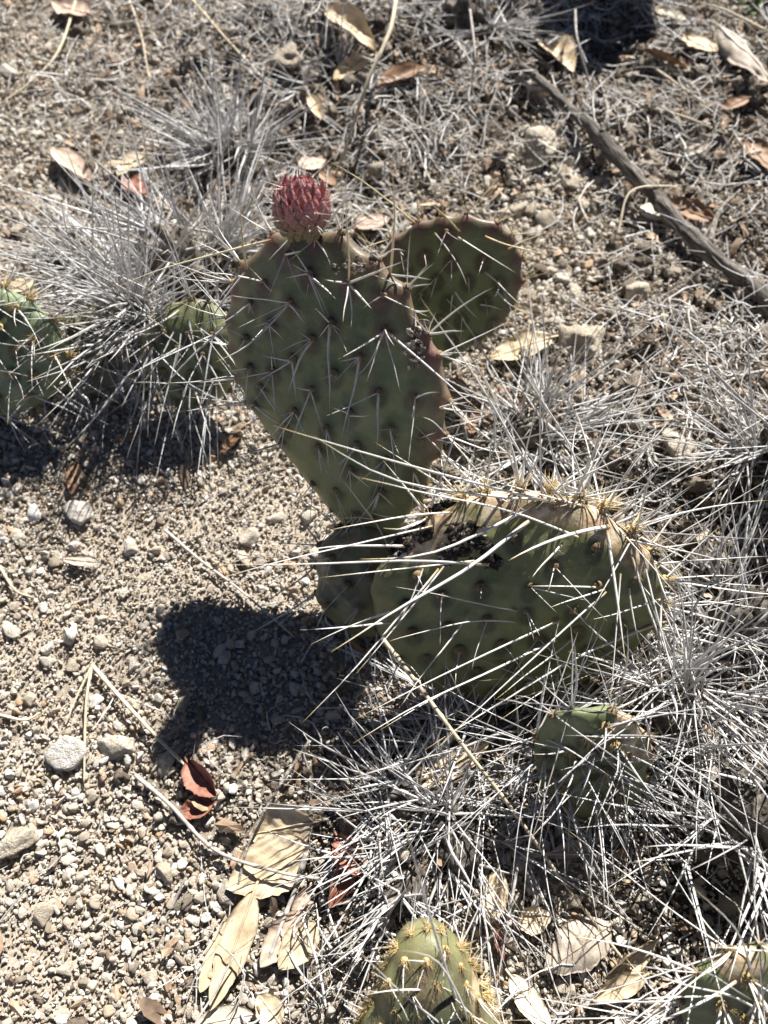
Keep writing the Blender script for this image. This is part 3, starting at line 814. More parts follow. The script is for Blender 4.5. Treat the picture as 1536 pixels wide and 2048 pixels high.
lumps('dried_scab', main, [main_pad.surf(main_pad.px(*z1(random.gauss(950, 14), random.uniform(710, 900)))) for _ in range(34)], .0015, 'scab', 9, 'dark dried scab with pale flecks on the pad side', main_pad.n)

# the pink bud
bud_axis = unit(main_pad.v * 1.0 + main_pad.n * .10 - main_pad.u * .06)
bb = on_plane(606, 470, main_pad.o, main_pad.n) + main_pad.n * .002
bl = .0185; br = .0094
bx = unit(np.cross(bud_axis, main_pad.n)); by = np.cross(bud_axis, bx); BM = np.stack([bx, by, bud_axis], 1)
def bud_r(t): return br * (math.sin(math.pi * min(max(.20 + t * .72, 0), 1))) ** .62
core = IV3.copy(); tt_ = (core[:, 2] + 1) / 2
rad = np.array([bud_r(t) for t in tt_]) / np.maximum(np.hypot(core[:, 0], core[:, 1]), 1e-6) * np.sin(np.arccos(np.clip(core[:, 2], -1, 1))) ** .4
cv = np.stack([core[:, 0] * rad * .9, core[:, 1] * rad * .9, tt_ * bl * .92], 1)
bud = obj('bud', mesh_np('bud', cv @ BM.T + bb - main.loc, IF3), M['bud'], main.root)
bud['label'] = 'dusky pink egg-shaped bud of overlapping pointed scales'
def scale_mesh():
    n, m = 12, 12
    t = np.linspace(0, 1, n); an = np.linspace(0, 2 * math.pi, m, endpoint=False)
    w = np.sin(np.pi * np.clip(t * .82 + .18, 0, 1)) ** .9 * .235
    V = np.stack([np.cos(an)[None, :] * w[:, None], np.sin(an)[None, :] * w[:, None] * .62 + (.10 * np.sin(t * 3.14))[:, None] , t[:, None] + 0 * an[None, :]], -1).reshape(-1, 3)
    i, j = np.meshgrid(np.arange(n - 1), np.arange(m), indexing='ij'); j2 = (j + 1) % m
    F = np.stack([i * m + j, i * m + j2, (i + 1) * m + j2, (i + 1) * m + j], -1).reshape(-1, 4)
    return mesh_np('scale', V, F, True, {'along': np.repeat(t, m)})
SC = scale_mesh(); SC.materials.append(M['scale'])
NS = 110
for q in range(NS):
    t = .03 + .95 * (q / NS) ** .92; a = q * 2.39996
    rr_ = bud_r(t) * (.92 - .80 * max(0, (t - .74) / .26) ** 1.2)
    p = np.array([math.cos(a) * rr_, math.sin(a) * rr_, t * bl * .86])
    out = np.array([math.cos(a), math.sin(a), 0])
    lean = lerp(.46, .12, t) - .55 * max(t - .72, 0)
    d = unit(out * lean + np.array([0, 0, 1.0]) + rng.normal(0, .05, 3))
    x = unit(np.cross(out, d)); y = np.cross(d, x)
    L = lerp(.0058, .0096, min(1, t * 1.4)) * random.uniform(.88, 1.12)
    o = bpy.data.objects.new('scale', SC); C.objects.link(o); o.parent = bud
    mm = np.eye(4); mm[:3, :3] = BM @ np.stack([x, y, d], 1) * L; mm[:3, 3] = BM @ p + bb - main.loc
    o.matrix_basis = Matrix(mm.tolist())
    g = max(0, min(1, (t - .22) * 1.9)); o.color = (g, g, g, 1)
    if q % 2 == 0 and t < .85:
        b = BM @ (p + d * L * .75) + bb
        for _ in range(random.choice((1, 1, 2))):
            sd_ = BM @ unit(out * random.uniform(.6, 1.3) + np.array([0, 0, random.uniform(.1, .9)]) + rng.normal(0, .3, 3))
            main.spine(bud, b, b + sd_ * random.uniform(.004, .0115), .00017, 'bud_spine', 1 if t < .5 else 0)
main.finish(300)
behind.finish()

# ---- other living plants
left = Plant('prickly_pear', GG(60, 830), 'low prickly pear of pale green pads under a tangle of grey spines', 'cactus')
l1 = Pad(left, [(-150, 660), (-90, 590), (-10, 575), (60, 600), (110, 650), (132, 710), (112, 770), (60, 812), (0, 832), (-80, 840), (-160, 780)],
         (-10, 838), .010, R(42), R(-10), .011, 'pad_pale', lattice=.017, rim=14, seed=12, purple=.2, wrinkle=.0018, lat_max=.93)
l2 = Pad(left, [(80, 690), (130, 640), (220, 625), (300, 640), (340, 690), (300, 760), (190, 790), (110, 770)], (210, 792), .002, R(52), R(10), .009, 'pad_dry', lattice=.013, rim=14, wrinkle=.002, seed=13)
l3 = Pad(left, [(296, 660), (330, 622), (400, 606), (452, 628), (476, 690), (460, 760), (410, 812), (350, 812), (306, 750)], (382, 820), .006, R(30), R(-6), .009, 'pad', lattice=.015, rim=12, seed=14, purple=.3, wrinkle=.0016)
for b, t, k in (((960, 770), (280, 1335), .4), ((880, 920), (150, 1270), .35), ((830, 1060), (740, 1860), .35), ((850, 1040), (330, 1665), .35), ((1000, 780), (960, 1190), .5),
                ((830, 1050), (1010, 1680), .35), ((840, 1060), (660, 1630), .35), ((860, 1030), (865, 1350), .4), ((1060, 900), (1115, 1240), .4), ((1000, 860), (640, 1030), .4),
                ((940, 830), (590, 1060), .4), ((1040, 800), (1280, 1110), .3), ((1000, 1200), (1280, 1400), .3), ((900, 1300), (1240, 1280), .3), ((980, 640), (760, 1300), .4)):
    l3.hand(z3(*b), z3(*t), k, .00062, 'live_spine' if random.random() < .5 else 'dead_spine')
for b, t, k in (((300, 1000), (70, 1190), .4), ((150, 1080), (260, 960), .4), ((200, 1330), (470, 1480), .3), ((0, 1030), (180, 1080), .4), ((0, 1180), (170, 1245), .4), ((280, 1240), (440, 1430), .3),
                ((0, 820), (200, 990), .4), ((60, 1430), (150, 1670), .3), ((0, 1530), (380, 1580), .3), ((230, 1380), (300, 1640), .2), ((0, 1430), (250, 1640), .2)):
    l1.hand(z3(*b), z3(*t), k, .0005, 'live_spine')
l1.fill((1, 3), (.012, .035), .5, .7, .4, (.0003, .00045), size=.0024, kind='glochid_tuft')
l1.fill_rim((2, 4), (.02, .05), .3, 1, .2, (.0003, .0005), size=.0024, kind='glochid_tuft')
for q in (l2, l3):
    q.fill((2, 4), (.02, .06), .6, .7, .3, (.0004, .0006), 'dead_spine', .002)
    q.fill_rim((2, 5), (.02, .06), .3, 1, .1, (.0003, .0005), 'dead_spine', .002)
left.finish()

young = Plant('prickly_pear', GG(860, 2110), 'stubby yellow-green prickly pear pad with a purple-stained tip and gold bristle tufts', 'cactus')
y1 = Pad(young, [(768, 2140), (768, 1995), (788, 1925), (822, 1884), (862, 1874), (900, 1888), (934, 1942), (952, 2010), (962, 2140), (870, 2220)],
         (866, 2150), .004, R(48), R(4), .014, 'pad_young', lattice=.0078, rim=30, seed=15, purple=.45, bumps=.0020, wrinkle=.0022, lat_max=.985, scar=[(48, 60, .8, .7)])
y1.fill((0, 2), (.006, .022), .8, .4, .5, (.00022, .00036), size=.0018, kind='glochid_tuft')
y1.fill_rim((1, 2), (.008, .024), .3, 1, 0, (.00022, .00036), size=.0017, kind='glochid_tuft')
for b, t, k in (((905, 1950), (808, 1640), .5), ((880, 1985), (700, 1890), .5), ((850, 1930), (730, 1990), .5), ((925, 1985), (800, 1900), .7)):
    y1.hand(b, t, k, .0005)
young.finish()

lr = Plant('prickly_pear', GG(1180, 1545), 'small grey-green prickly pear pad with a torn tan top, half buried in spines', 'cactus')
r1 = Pad(lr, [(1080, 1490), (1102, 1440), (1160, 1418), (1235, 1426), (1285, 1470), (1290, 1540), (1250, 1610), (1180, 1640), (1110, 1600), (1080, 1540)], (1185, 1642), .004, R(30), R(-8), .006, 'pad',
         lattice=.013, rim=14, seed=17, scar=[(25, 85, .62, 1.0)], wrinkle=.0022, yellow=.5)
r1.fill((2, 5), (.02, .065), .7, .3, .4, (.0004, .0006), 'dead_spine', .002, 'glochid_tuft')
r1.fill_rim((5, 9), (.02, .065), .4, 1, 0, (.0003, .0005), 'dead_spine', .002, jitter=.7)
lr.finish()

brp = Plant('prickly_pear', GG(1500, 2100), 'dark olive prickly pear pad with gold tufts under crossing white spines', 'cactus')
b1 = Pad(brp, [(1372, 2010), (1395, 1940), (1460, 1895), (1560, 1890), (1640, 1950), (1640, 2080), (1520, 2130), (1410, 2090)], (1500, 2130), .006, R(46), R(12), .007, 'pad',
         lattice=.016, rim=12, seed=18, yellow=.4, scar=[(50, 120, .7, .9)])
b1.fill((2, 4), (.015, .05), .6, .5, .4, (.0004, .0006), 'live_spine', .0022, 'glochid_tuft')
b1.fill_rim((5, 9), (.02, .08), .4, 1, 0, (.0003, .0005), 'live_spine', .002, jitter=.7)
for b, t, k in (((1420, 1960), (1130, 2010), .3), ((1450, 1930), (1200, 2060), .3), ((1480, 1920), (1380, 1770), .3), ((1500, 1990), (1280, 1940), .3)): b1.hand(b, t, k, .0005)
brp.finish()

# ---- dead pads: a shrivelled dark pad with its grey spines still on it
def dead(px, py, n, label, size=.022, flat=.45, length=(.025, .075), lift=.004, seed=0, limit=260, aim=None, spread=1.5, rad=(.00045, .00082), bundle=9):
    p = GG(px, py, 0)
    pl = Plant('dead_cactus_pad', p, label, 'dead cactus', 'dead spiny cactus pads')
    r = np.random.default_rng(900 + seed)
    v = IV4 * (1 + .62 * fbm(IV4 * 3.0 + seed, 5, seed))[:, None]
    v = v * np.array([size, size * r.uniform(.6, .9), size * flat]) + [0, 0, lift]
    a = r.uniform(0, 3.14); c, s_ = math.cos(a), math.sin(a)
    v = v @ np.array([[c, s_, 0], [-s_, c, 0], [0, 0, 1]])
    body = obj('pad', mesh_np('pad', v, IF4), M['pad_dead'], pl.root)
    na = max(6, n // bundle)                                     # areoles over the body and its crumbled skirt
    ar = []
    for _ in range(na):
        a_, q_ = r.uniform(0, 6.28), math.sqrt(r.random()) * spread
        x_, y_ = math.cos(a_) * q_ * size, math.sin(a_) * q_ * size
        top = max(.0015, (size * flat * math.sqrt(max(0, 1 - min(q_, 1) ** 2)) + lift) * .9)
        ar.append(np.array([x_, y_, top]))
    for k in range(int(n * .72)):
        b = ar[r.integers(na)]
        out = unit(np.array([b[0], b[1], b[2] * .8 + size * .15]))
        d = unit(out * .8 + r.normal(0, .62, 3) * np.array([1, 1, .55]) + np.array([0, 0, .10]) + (0 if aim is None else np.array(aim) * r.random()))
        if d[2] < -.15: d[2] *= -.4
        b = p + b + r.normal(0, .0008, 3); L = length[0] + (length[1] - length[0]) * r.random() ** 1.4
        pl.spine(body, b - d * .002, b + d * L, r.uniform(*rad), 'dead_spine', 0, int(r.choice([0, 1, 6, 8, 12, 2, 15, 0, 12, 9])))
    pl.finish(limit)
    return pl
dead(300, 690, 170, 'dead split cactus pad flinging long spines down over its own dark shadow', .010, seed=22, length=(.035, .10), aim=(-.1, -.6, .2), spread=1.6, lift=.024, flat=2.2, rad=(.0005, .0009), bundle=14)
dead(372, 585, 400, 'dead grey cactus pad bristling with long spines above the low green pads', .017, seed=1, length=(.03, .105), spread=2.4, lift=.026, flat=1.4, limit=300, aim=(-.1, -.35, .0), rad=(.0006, .001), bundle=14)
dead(215, 625, 170, 'dead brown cactus pad with long slanting spines wedged among the low green pads', .012, seed=21, length=(.03, .09), aim=(-.2, -.8, .3), spread=2.0, lift=.018, flat=1.3, rad=(.0005, .0009), bundle=12)
dead(135, 515, 110, 'dead blackened cactus pad with short sparse grey spines near a pink leaf', .014, length=(.015, .055), seed=2)
dead(462, 318, 230, 'dead cactus pad with grey spines radiating from a dark centre up-slope of the pink bud', .010, seed=3, length=(.02, .085), spread=1.8, lift=.010, flat=1.0, rad=(.0006, .001), bundle=14)
dead(905, 1665, 230, 'pale dead cactus mound matted with grey spines above the stubby young pad', .019, flat=.45, seed=4, length=(.02, .075), spread=1.8)
dead(800, 1585, 100, 'flattened dead cactus pad with grey spines shaded by the broad sagging pad', .012, seed=5, length=(.02, .07), spread=2.2)
dead(1010, 1470, 230, 'dead cactus pad with crossing grey spines tucked right below the broad sagging pad', .013, seed=6, length=(.025, .09), spread=2.4)
dead(1320, 1430, 210, 'dead cactus pad with a sheaf of grey spines between two small green pads', .014, seed=7, length=(.03, .105), aim=(-.7, -.5, .1), spread=2, lift=.022, flat=1.3)
dead(1490, 1650, 260, 'large brown dead cactus pad with dense grey spines above the dark olive pad', .022, flat=1.0, seed=8, length=(.02, .075), spread=1.8, lift=.018)
dead(1440, 1250, 190, 'dead cactus pad with thin grey spines beside the broad pad and a white stone', .013, seed=9, length=(.02, .09), spread=2.3, lift=.022, flat=1.4)
dead(1610, 950, 330, 'tall black spiny stump added to cast shade beside a lumpy white clod', .034, flat=1.3, seed=10, length=(.03, .095), lift=.03)  # stump added past the right edge so its shadow falls into view
dead(1235, -75, 190, 'black spiny mound added to cast shade near the end of the stick', .050, flat=1.3, seed=11, length=(.02, .085), lift=.045)  # mound added past the top edge so mainly its shadow shows
dead(930, 40, 190, 'dead cactus pad with frayed pale spines next to tan curled leaves', .018, flat=.7, seed=12, length=(.02, .08), lift=.006, spread=2.2)
dead(620, 165, 130, 'dead crumbling cactus pad half sunk in soil near the dry straw', .010, seed=13, length=(.02, .07), spread=2.6)
dead(1070, 880, 230, 'dead cactus pad with thin tangled spines behind the broad sagging pad', .011, seed=14, length=(.02, .085), spread=2.6, lift=.010, flat=1.1)
dead(810, 1790, 80, 'dead flat cactus pad with short grey spines by a folded red leaf', .010, seed=15, length=(.02, .06), spread=2)

# ------------------------------------------------------------------ fallen leaves
def leaf(a, b, w, mat, label, lift=.003, roll=0.0, curl=.15, cup=.25, wave=.075, tiplift=0.0, seed=0, shape=1.0, stem=True, bite=0.0):
    lift += .004; A = GG(*a, lift); B = GG(*b, lift + tiplift)
    L = float(np.linalg.norm(B - A)); d = (B - A) / L
    up = np.array([0, 0, 1.0]); x = unit(np.cross(d, up)); up = np.cross(x, d)
    c, s_ = math.cos(roll), math.sin(roll)
    x2 = x * c + up * s_; up2 = -x * s_ + up * c
    root = empty('fallen_leaf', A, label, 'leaf', 'fallen leaves')
    r = np.random.default_rng(40 + seed)
    nu, nv = 30, 15
    u = np.linspace(0, 1, nu); v = np.linspace(-1, 1, nv)
    U, Vv = np.meshgrid(u, v, indexing='ij')
    hw = .5 * w * L * (np.sin(np.pi * np.clip(u, 0, 1) ** (.85 * shape)) ** (.60 + .22 * r.random())) * (1 + .035 * np.sin(u * 19 + seed) + .03 * r.normal(0, 1, nu)) + .0002
    nz = fbm(np.stack([U.ravel() * 3.2 + seed * 3, Vv.ravel() * 1.4, 0 * U.ravel()], 1), 3, seed).reshape(U.shape)
    if bite:
        hwL = hw[:, None] * (1 - bite * np.exp(-((U - .6) / .1) ** 2) * (Vv > 0))
    else: hwL = hw[:, None] + 0 * Vv
    Xc = hwL * Vv * (1 - .15 * abs(cup))
    Zc = cup * hwL * Vv ** 2 + curl * L * ((U - .5) ** 2 - .25 ) * -1 * -1 + wave * L * nz * (.3 + .7 * abs(Vv)) + .05 * hwL * np.sin(U * 28 - abs(Vv) * 5)*.5
    Zc = Zc - Zc.min() * .6
    Pt = (U * L)[..., None] * d + Xc[..., None] * x2 + Zc[..., None] * up2
    # blade as a thin closed shell
    th = .00022
    top = Pt.reshape(-1, 3); bot = (Pt - th * up2).reshape(-1, 3)
    i, j = np.meshgrid(np.arange(nu - 1), np.arange(nv - 1), indexing='ij')
    q = np.stack([i * nv + j, i * nv + j + 1, (i + 1) * nv + j + 1, (i + 1) * nv + j], -1).reshape(-1, 4)
    ntop = nu * nv
    ring = [k for k in range(nv)] + [k * nv + nv - 1 for k in range(1, nu)] + [(nu - 1) * nv + k for k in range(nv - 2, -1, -1)] + [k * nv for k in range(nu - 2, 0, -1)]
    e = np.array([[ring[k], ring[(k + 1) % len(ring)], ring[(k + 1) % len(ring)] + ntop, ring[k] + ntop] for k in range(len(ring))])
    luv = np.stack([U.ravel(), Vv.ravel(), 0 * U.ravel()], 1)
    allv = np.concatenate([top, bot])
    # settle: lowest point rests on the soil
    wz = allv + A
    low = (wz[:, 2] - hgt(wz[:, 0], wz[:, 1])).min()
    root.location.z = A[2] - low + .0040
    obj('blade', mesh_np('blade', allv, np.concatenate([q, q[:, ::-1] + ntop, e]), True, {'luv': np.concatenate([luv, luv])}), M[mat], root)
    mid = Pt[:, nv // 2] + up2 * .0001
    if stem: mid = np.vstack([mid[0] - d * L * .10 - up2 * .001, mid])
    tv, tf, tc, al = tube_arrays(mid, np.linspace(.0007, .0002, len(mid)) * min(1.1, L / .05 + .3), 6)
    obj('midrib', mesh_np('midrib', tv, [tf, tc], True), M[mat], root)
    return root
LV = [
    # base px, tip px, width, material, label, options
    ((618, 1690), (452, 1776), .62, 'tan_leaf', 'large smooth tan leaf lying flat, pinned by a thin grey spine', dict(cup=.12, curl=.06, seed=1)),
    ((625, 1640), (492, 1668), .78, 'tan_leaf', 'broad tan leaf tilted up against the large smooth one', dict(cup=.3, lift=.010, roll=.35, seed=2)),
    ((508, 1780), (420, 2022), .30, 'tan_leaf', 'long narrow tan leaf overlapping another narrow one', dict(cup=.2, lift=.006, seed=3)),
    ((462, 1838), (400, 1985), .32, 'tan_leaf', 'narrow tan leaf mostly covered by a longer one', dict(cup=.1, seed=4)),
    ((632, 1846), (556, 1940), .62, 'tan_leaf', 'small oval tan leaf below the folded red leaf', dict(cup=.15, lift=.005, seed=5)),
    ((600, 1822), (520, 1935), .50, 'pink_leaf', 'ribbed pinkish leaf under the small oval tan leaf', dict(cup=.3, seed=6)),
    ((620, 1770), (582, 1830), .45, 'pink_leaf', 'short curled pinkish leaf above the ribbed pinkish leaf', dict(cup=.5, roll=.5, seed=7)),
    ((390, 2052), (505, 2030), .45, 'pale_leaf', 'pale leaf under the tip of the long narrow leaf', dict(cup=.2, seed=8)),
    ((560, 2050), (515, 1990), .8, 'tan_leaf', 'small broad tan leaf beside a blue-grey chip', dict(cup=.2, seed=9)),
    ((700, 1690), (655, 1815), .45, 'red_leaf', 'folded red-brown leaf standing on edge by the spine mat', dict(cup=.9, roll=.5, lift=.006, curl=.1, seed=10)),
    ((672, 1670), (722, 1755), .60, 'red_leaf', 'crumpled dark red leaf on top of the folded one', dict(cup=.8, wave=.14, lift=.010, seed=11)),
    ((372, 1520), (432, 1590), .65, 'red_leaf', 'cupped rust-red leaf beside pale stones', dict(cup=.7, roll=-.4, lift=.004, seed=12)),
    ((425, 1605), (355, 1625), .6, 'red_leaf', 'ragged rust-red leaf below the cupped one', dict(cup=.4, wave=.12, seed=13)),
    ((1000, 1740), (985, 1845), .55, 'tan_leaf', 'curled tan leaf with a ragged edge in striped spine shade', dict(cup=.5, wave=.1, lift=.006, seed=14)),
    ((1035, 1850), (1105, 1830), .7, 'tan_leaf', 'crumpled tan leaf end touching a curled ragged leaf', dict(cup=.4, wave=.12, seed=15)),
    ((992, 1842), (1008, 1920), .32, 'red_leaf', 'narrow red-brown leaf beside the stubby young pad', dict(cup=.6, seed=16)),
    ((1225, 1850), (1095, 1945), .58, 'grey_leaf', 'wide grey-brown leaf with arched edge on gravel', dict(cup=-.3, curl=-.15, lift=.008, seed=17)),
    ((1020, 1950), (1105, 2065), .40, 'pale_leaf', 'pale flat leaf with a smooth blade and straight rib', dict(cup=.1, seed=18)),
    ((1318, 1885), (1215, 1965), .36, 'tan_leaf', 'twisted tan leaf raised on its edge over gravel', dict(cup=.6, roll=.7, lift=.010, seed=19)),
    ((1295, 1950), (1185, 2002), .34, 'tan_leaf', 'narrow tan leaf lying beneath the twisted one', dict(cup=.3, seed=20)),
    ((1180, 1690), (1100, 1712), .38, 'pink_leaf', 'pointed brownish-pink leaf in the shade below spines', dict(cup=.2, lift=.004, seed=21)),
    ((1378, 1430), (1420, 1500), .75, 'pink_leaf', 'pinkish fan-ribbed oval leaf caught in grey spines', dict(cup=.2, lift=.022, seed=22)),
    ((108, 300), (182, 366), .42, 'pink_leaf', 'pinkish boat-shaped leaf on gravel by thin straws', dict(cup=.5, roll=.3, seed=23)),
    ((288, 292), (232, 342), .62, 'tan_leaf', 'tan leaf with torn lobed edge above dark red leaf', dict(cup=.35, wave=.1, lift=.008, bite=.4, seed=24)),
    ((248, 350), (292, 385), .6, 'red_leaf', 'dark red-brown leaf in the shade of a torn tan leaf', dict(cup=.3, seed=25)),
    ((98, 465), (152, 442), .62, 'pink_leaf', 'rounded pink-tan leaf beside the blackened dead pad', dict(cup=.3, lift=.004, seed=26)),
    ((10, 570), (72, 540), .55, 'tan_leaf', 'tan leaf beside the low pale green pads', dict(cup=.2, lift=.006, seed=27)),
    ((180, 30), (106, 4), .6, 'pink_leaf', 'pale pink leaf among thin straws on bare gravel', dict(cup=.3, seed=28)),
    ((648, 12), (752, 98), .40, 'tan_leaf', 'long curled tan leaf arched over litter', dict(cup=.6, curl=-.2, lift=.010, seed=29)),
    ((740, 108), (668, 156), .52, 'tan_leaf', 'short tan leaf under the arched long curled one', dict(cup=.5, lift=.006, seed=30)),
    ((760, 162), (852, 124), .42, 'brown_leaf', 'dark brown curled leaf in the shade by the dry straw', dict(cup=.6, lift=.006, seed=31)),
    ((618, 188), (642, 238), .42, 'tan_leaf', 'small tan curled leaf on grey litter', dict(cup=.6, seed=32)),
    ((598, 335), (652, 318), .8, 'pink_leaf', 'pinkish leaf stub just behind the pink bud', dict(cup=.3, seed=33)),
    ((640, 340), (672, 370), .5, 'brown_leaf', 'dark brown leaf edge behind the pink bud', dict(cup=.3, seed=34)),
    ((712, 450), (778, 430), .62, 'pink_leaf', 'pink-tan leaf between the upright pad and its neighbour', dict(cup=.3, lift=.006, seed=35)),
    ((1085, 58), (1150, 128), .52, 'tan_leaf', 'tan curled leaf propped in front of the black mound', dict(cup=.5, lift=.012, curl=-.1, seed=36)),
    ((1312, 18), (1374, 40), .5, 'pale_leaf', 'small pale leaf with pointed tip near green herb', dict(cup=.4, seed=37)),
    ((1370, 58), (1440, 92), .62, 'tan_leaf', 'broad tan leaf shining in the sun near green herb', dict(cup=.3, lift=.008, seed=38)),
    ((1292, 82), (1384, 118), .45, 'brown_leaf', 'rust-brown leaf standing half upright in litter', dict(cup=.6, roll=.5, lift=.008, seed=39)),
    ((1330, 116), (1382, 140), .55, 'pale_leaf', 'pale pinkish leaf scrap below the rust-brown upright one', dict(cup=.3, seed=40)),
    ((1434, 48), (1550, 165), .30, 'grey_leaf', 'long silvery grey leaf strip curling downhill', dict(cup=-.5, curl=-.12, lift=.012, seed=41)),
    ((1432, 262), (1380, 292), .7, 'grey_leaf', 'fan-shaped greyish leaf with fine ribs', dict(cup=.2, lift=.006, seed=42)),
    ((1438, 415), (1348, 378), .48, 'brown_leaf', 'shiny rust-brown leaf resting on the weathered stick', dict(cup=.4, lift=.016, roll=.2, seed=43)),
    ((1285, 410), (1342, 436), .75, 'pale_leaf', 'pale tan leaf tucked below the weathered stick', dict(cup=.2, lift=.004, seed=44)),
    ((1108, 662), (985, 705), .46, 'tan_leaf', 'large tan leaf by the shaded pad and a white clod', dict(cup=.25, lift=.008, curl=-.08, seed=45)),
    ((915, 745), (945, 860), .45, 'brown_leaf', 'brown leaf leaning behind the upright pad edge', dict(cup=.3, lift=.012, roll=.4, seed=46)),
    ((1010, 800), (1075, 812), .5, 'brown_leaf', 'small brown leaf behind the broad sagging pad', dict(cup=.4, seed=47)),
    ((1500, 270), (1560, 330), .6, 'brown_leaf', 'brown leaf overhanging pale grass roots', dict(cup=.4, lift=.01, seed=48)),
    ((1490, 1060), (1545, 1085), .5, 'brown_leaf', 'brown leaf beside the added black stump', dict(cup=.4, lift=.004, seed=49)),
    ((440, 900), (480, 860), .4, 'brown_leaf', 'brown leaf in shade below the upright pad', dict(cup=.5, lift=.004, seed=50)),
    ((125, 1115), (200, 1122), .30, 'grey_leaf', 'thin grey-brown leaf flake on open gravel', dict(cup=.4, seed=51)),
    ((440, 745), (478, 722), .5, 'red_leaf', 'dark red leaf scrap wedged under the low green pads', dict(cup=.4, lift=.006, seed=52)),
    ((980, 1480), (830, 1580), .28, 'tan_leaf', 'shaded tan leaf strip under crossing grey spines', dict(cup=.3, lift=.004, seed=53)),
    ((150, 920), (140, 985), .4, 'brown_leaf', 'small brown leaf on gravel below the low green pads', dict(cup=.5, seed=54)),
    ((1500, 190), (1440, 215), .4, 'brown_leaf', 'small brown leaf by the silvery grey strip', dict(cup=.5, seed=55)),
]
for a, b, w, mt, lab, kw in LV: leaf(a, b, w, mt, lab, **kw)

# ------------------------------------------------------------------ stones
def stone(px, py, wpx, label, mat='stone', flat=.7, seed=0, group=None, name='stone', rough=.07, rot=None):
    p = GG(px, py); s = wpx * .5 / FPX * float((p - CAM) @ FWD)
    me = pebble_mesh(name, 700 + seed, IV4, IF4, rough, 13)
    o = obj(name, me, M[mat]); o.location = (p[0], p[1], p[2] + s * flat * .35)
    o.scale = (s, s, s * flat / .65); o.rotation_euler = (random.uniform(-.25, .25), random.uniform(-.25, .25), random.uniform(0, 6.28) if rot is None else rot)
    return tag(o, label, 'stone', group)
stone(1165, 695, 95, 'lumpy white clod beside the large tan leaf', seed=1, rough=.35)
stone(1365, 905, 95, 'lumpy white clod beside the added black stump', seed=2, rough=.4)
stone(1110, 645, 34, 'white pebble just up-slope of the lumpy white clod', seed=3)
stone(1275, 590, 62, 'white knobbly stone below the weathered stick', seed=4, rough=.25)
stone(1080, 310, 80, 'pale crusty lump of soil above a bed of pebbles', seed=5, rough=.4)
stone(1080, 190, 60, 'pale crusty lump of soil near the thin end of the stick', seed=6, rough=.4)
stone(570, 125, 70, 'whitish crusty lump by the sunken dead pad', seed=7, rough=.4)
stone(480, 110, 60, 'brown crusty lump beside dark hollow', 'crumb', seed=8, rough=.4)
stone(1340, 1310, 88, 'smooth white stone half buried among spines', seed=9)
stone(135, 1500, 72, 'tan stone with dark stain at the straw fork', seed=10)
stone(235, 1490, 70, 'pale stone beside the stained tan stone', seed=11)
stone(335, 1525, 52, 'pale rounded stone beside the cupped red leaf', seed=12)
stone(40, 1680, 80, 'rounded pitted tan stone on fine sand', seed=13, rough=.2)
stone(455, 1790, 58, 'dark grey stone under the large smooth tan leaf', 'crumb', seed=14)
stone(495, 1075, 46, 'flat white quartz chip near fine dark twigs', seed=15, flat=.5)
stone(262, 1100, 36, 'round pale pebble standing alone on gravel', seed=16, flat=1)
stone(160, 1035, 60, 'wedge-shaped pale quartz stone on gravel', seed=17)
stone(365, 1270, 34, 'pale stone inside the dark cactus shadow edge', seed=18)
stone(545, 1960, 30, 'blue-grey flat chip beside a small broad leaf', 'stone', seed=19, flat=.4)
stone(45, 460, 40, 'whitish pebble beside two smaller ones near a pink leaf', seed=20)
stone(20, 150, 46, 'long white quartz stone on bare gravel', seed=21)
stone(330, 1740, 50, 'pale split stone on fine sand', seed=22)
stone(85, 1830, 46, 'tan stone with white face on fine sand', seed=23)
SPOTS = [(1040, 420, 42), (1095, 440, 44), (1065, 425, 36), (1145, 370, 38), (1195, 365, 34), (1160, 415, 34), (1010, 430, 34), (1180, 470, 40), (1215, 420, 30), (1130, 350, 36),
         (1030, 475, 32), (1075, 470, 36), (1120, 560, 34), (1100, 545, 30), (1060, 590, 36), (1150, 590, 34), (1085, 600, 28), (1180, 455, 26), (1140, 330, 30), (1000, 400, 28),
         (60, 440, 30), (85, 420, 24), (110, 400, 24), (70, 405, 22), (640, 1110, 36), (250, 1190, 30), (140, 1270, 44), (95, 1300, 30), (200, 1280, 34), (265, 1330, 32), (150, 1330, 28),
         (20, 1260, 40), (60, 1400, 30), (190, 1400, 34), (320, 1395, 26), (270, 1410, 26), (1060, 1770, 30), (1150, 1800, 30), (1210, 1790, 30), (1240, 1810, 26), (1060, 1900, 30),
         (1040, 1930, 26), (1120, 1970, 36), (1170, 2000, 40), (1300, 2040, 34), (200, 1700, 30), (280, 1850, 28), (130, 1940, 32), (300, 1950, 30), (370, 1400, 30), (445, 1320, 34), (480, 1290, 26)]
PATCH = ('pea-sized pale pebble in the pebble bed below the weathered stick', 'pea-sized pale pebble near the rounded pink-tan leaf',
         'pea-sized pale pebble on the open gravel beside the dark cactus shadow', 'pea-sized pale pebble on the gravel round the wide grey-brown leaf',
         'pea-sized pale pebble on the fine sand beside the narrow tan leaves')
for q, (a, b, w) in enumerate(SPOTS):
    stone(a + random.uniform(-4, 4), b + random.uniform(-4, 4), w, PATCH[0 if a > 900 and b < 900 else 1 if b < 900 else 2 if b < 1600 else 3 if a > 900 else 4], seed=40 + q % 9, group='larger pebbles in the gravel', name='large_pebble')

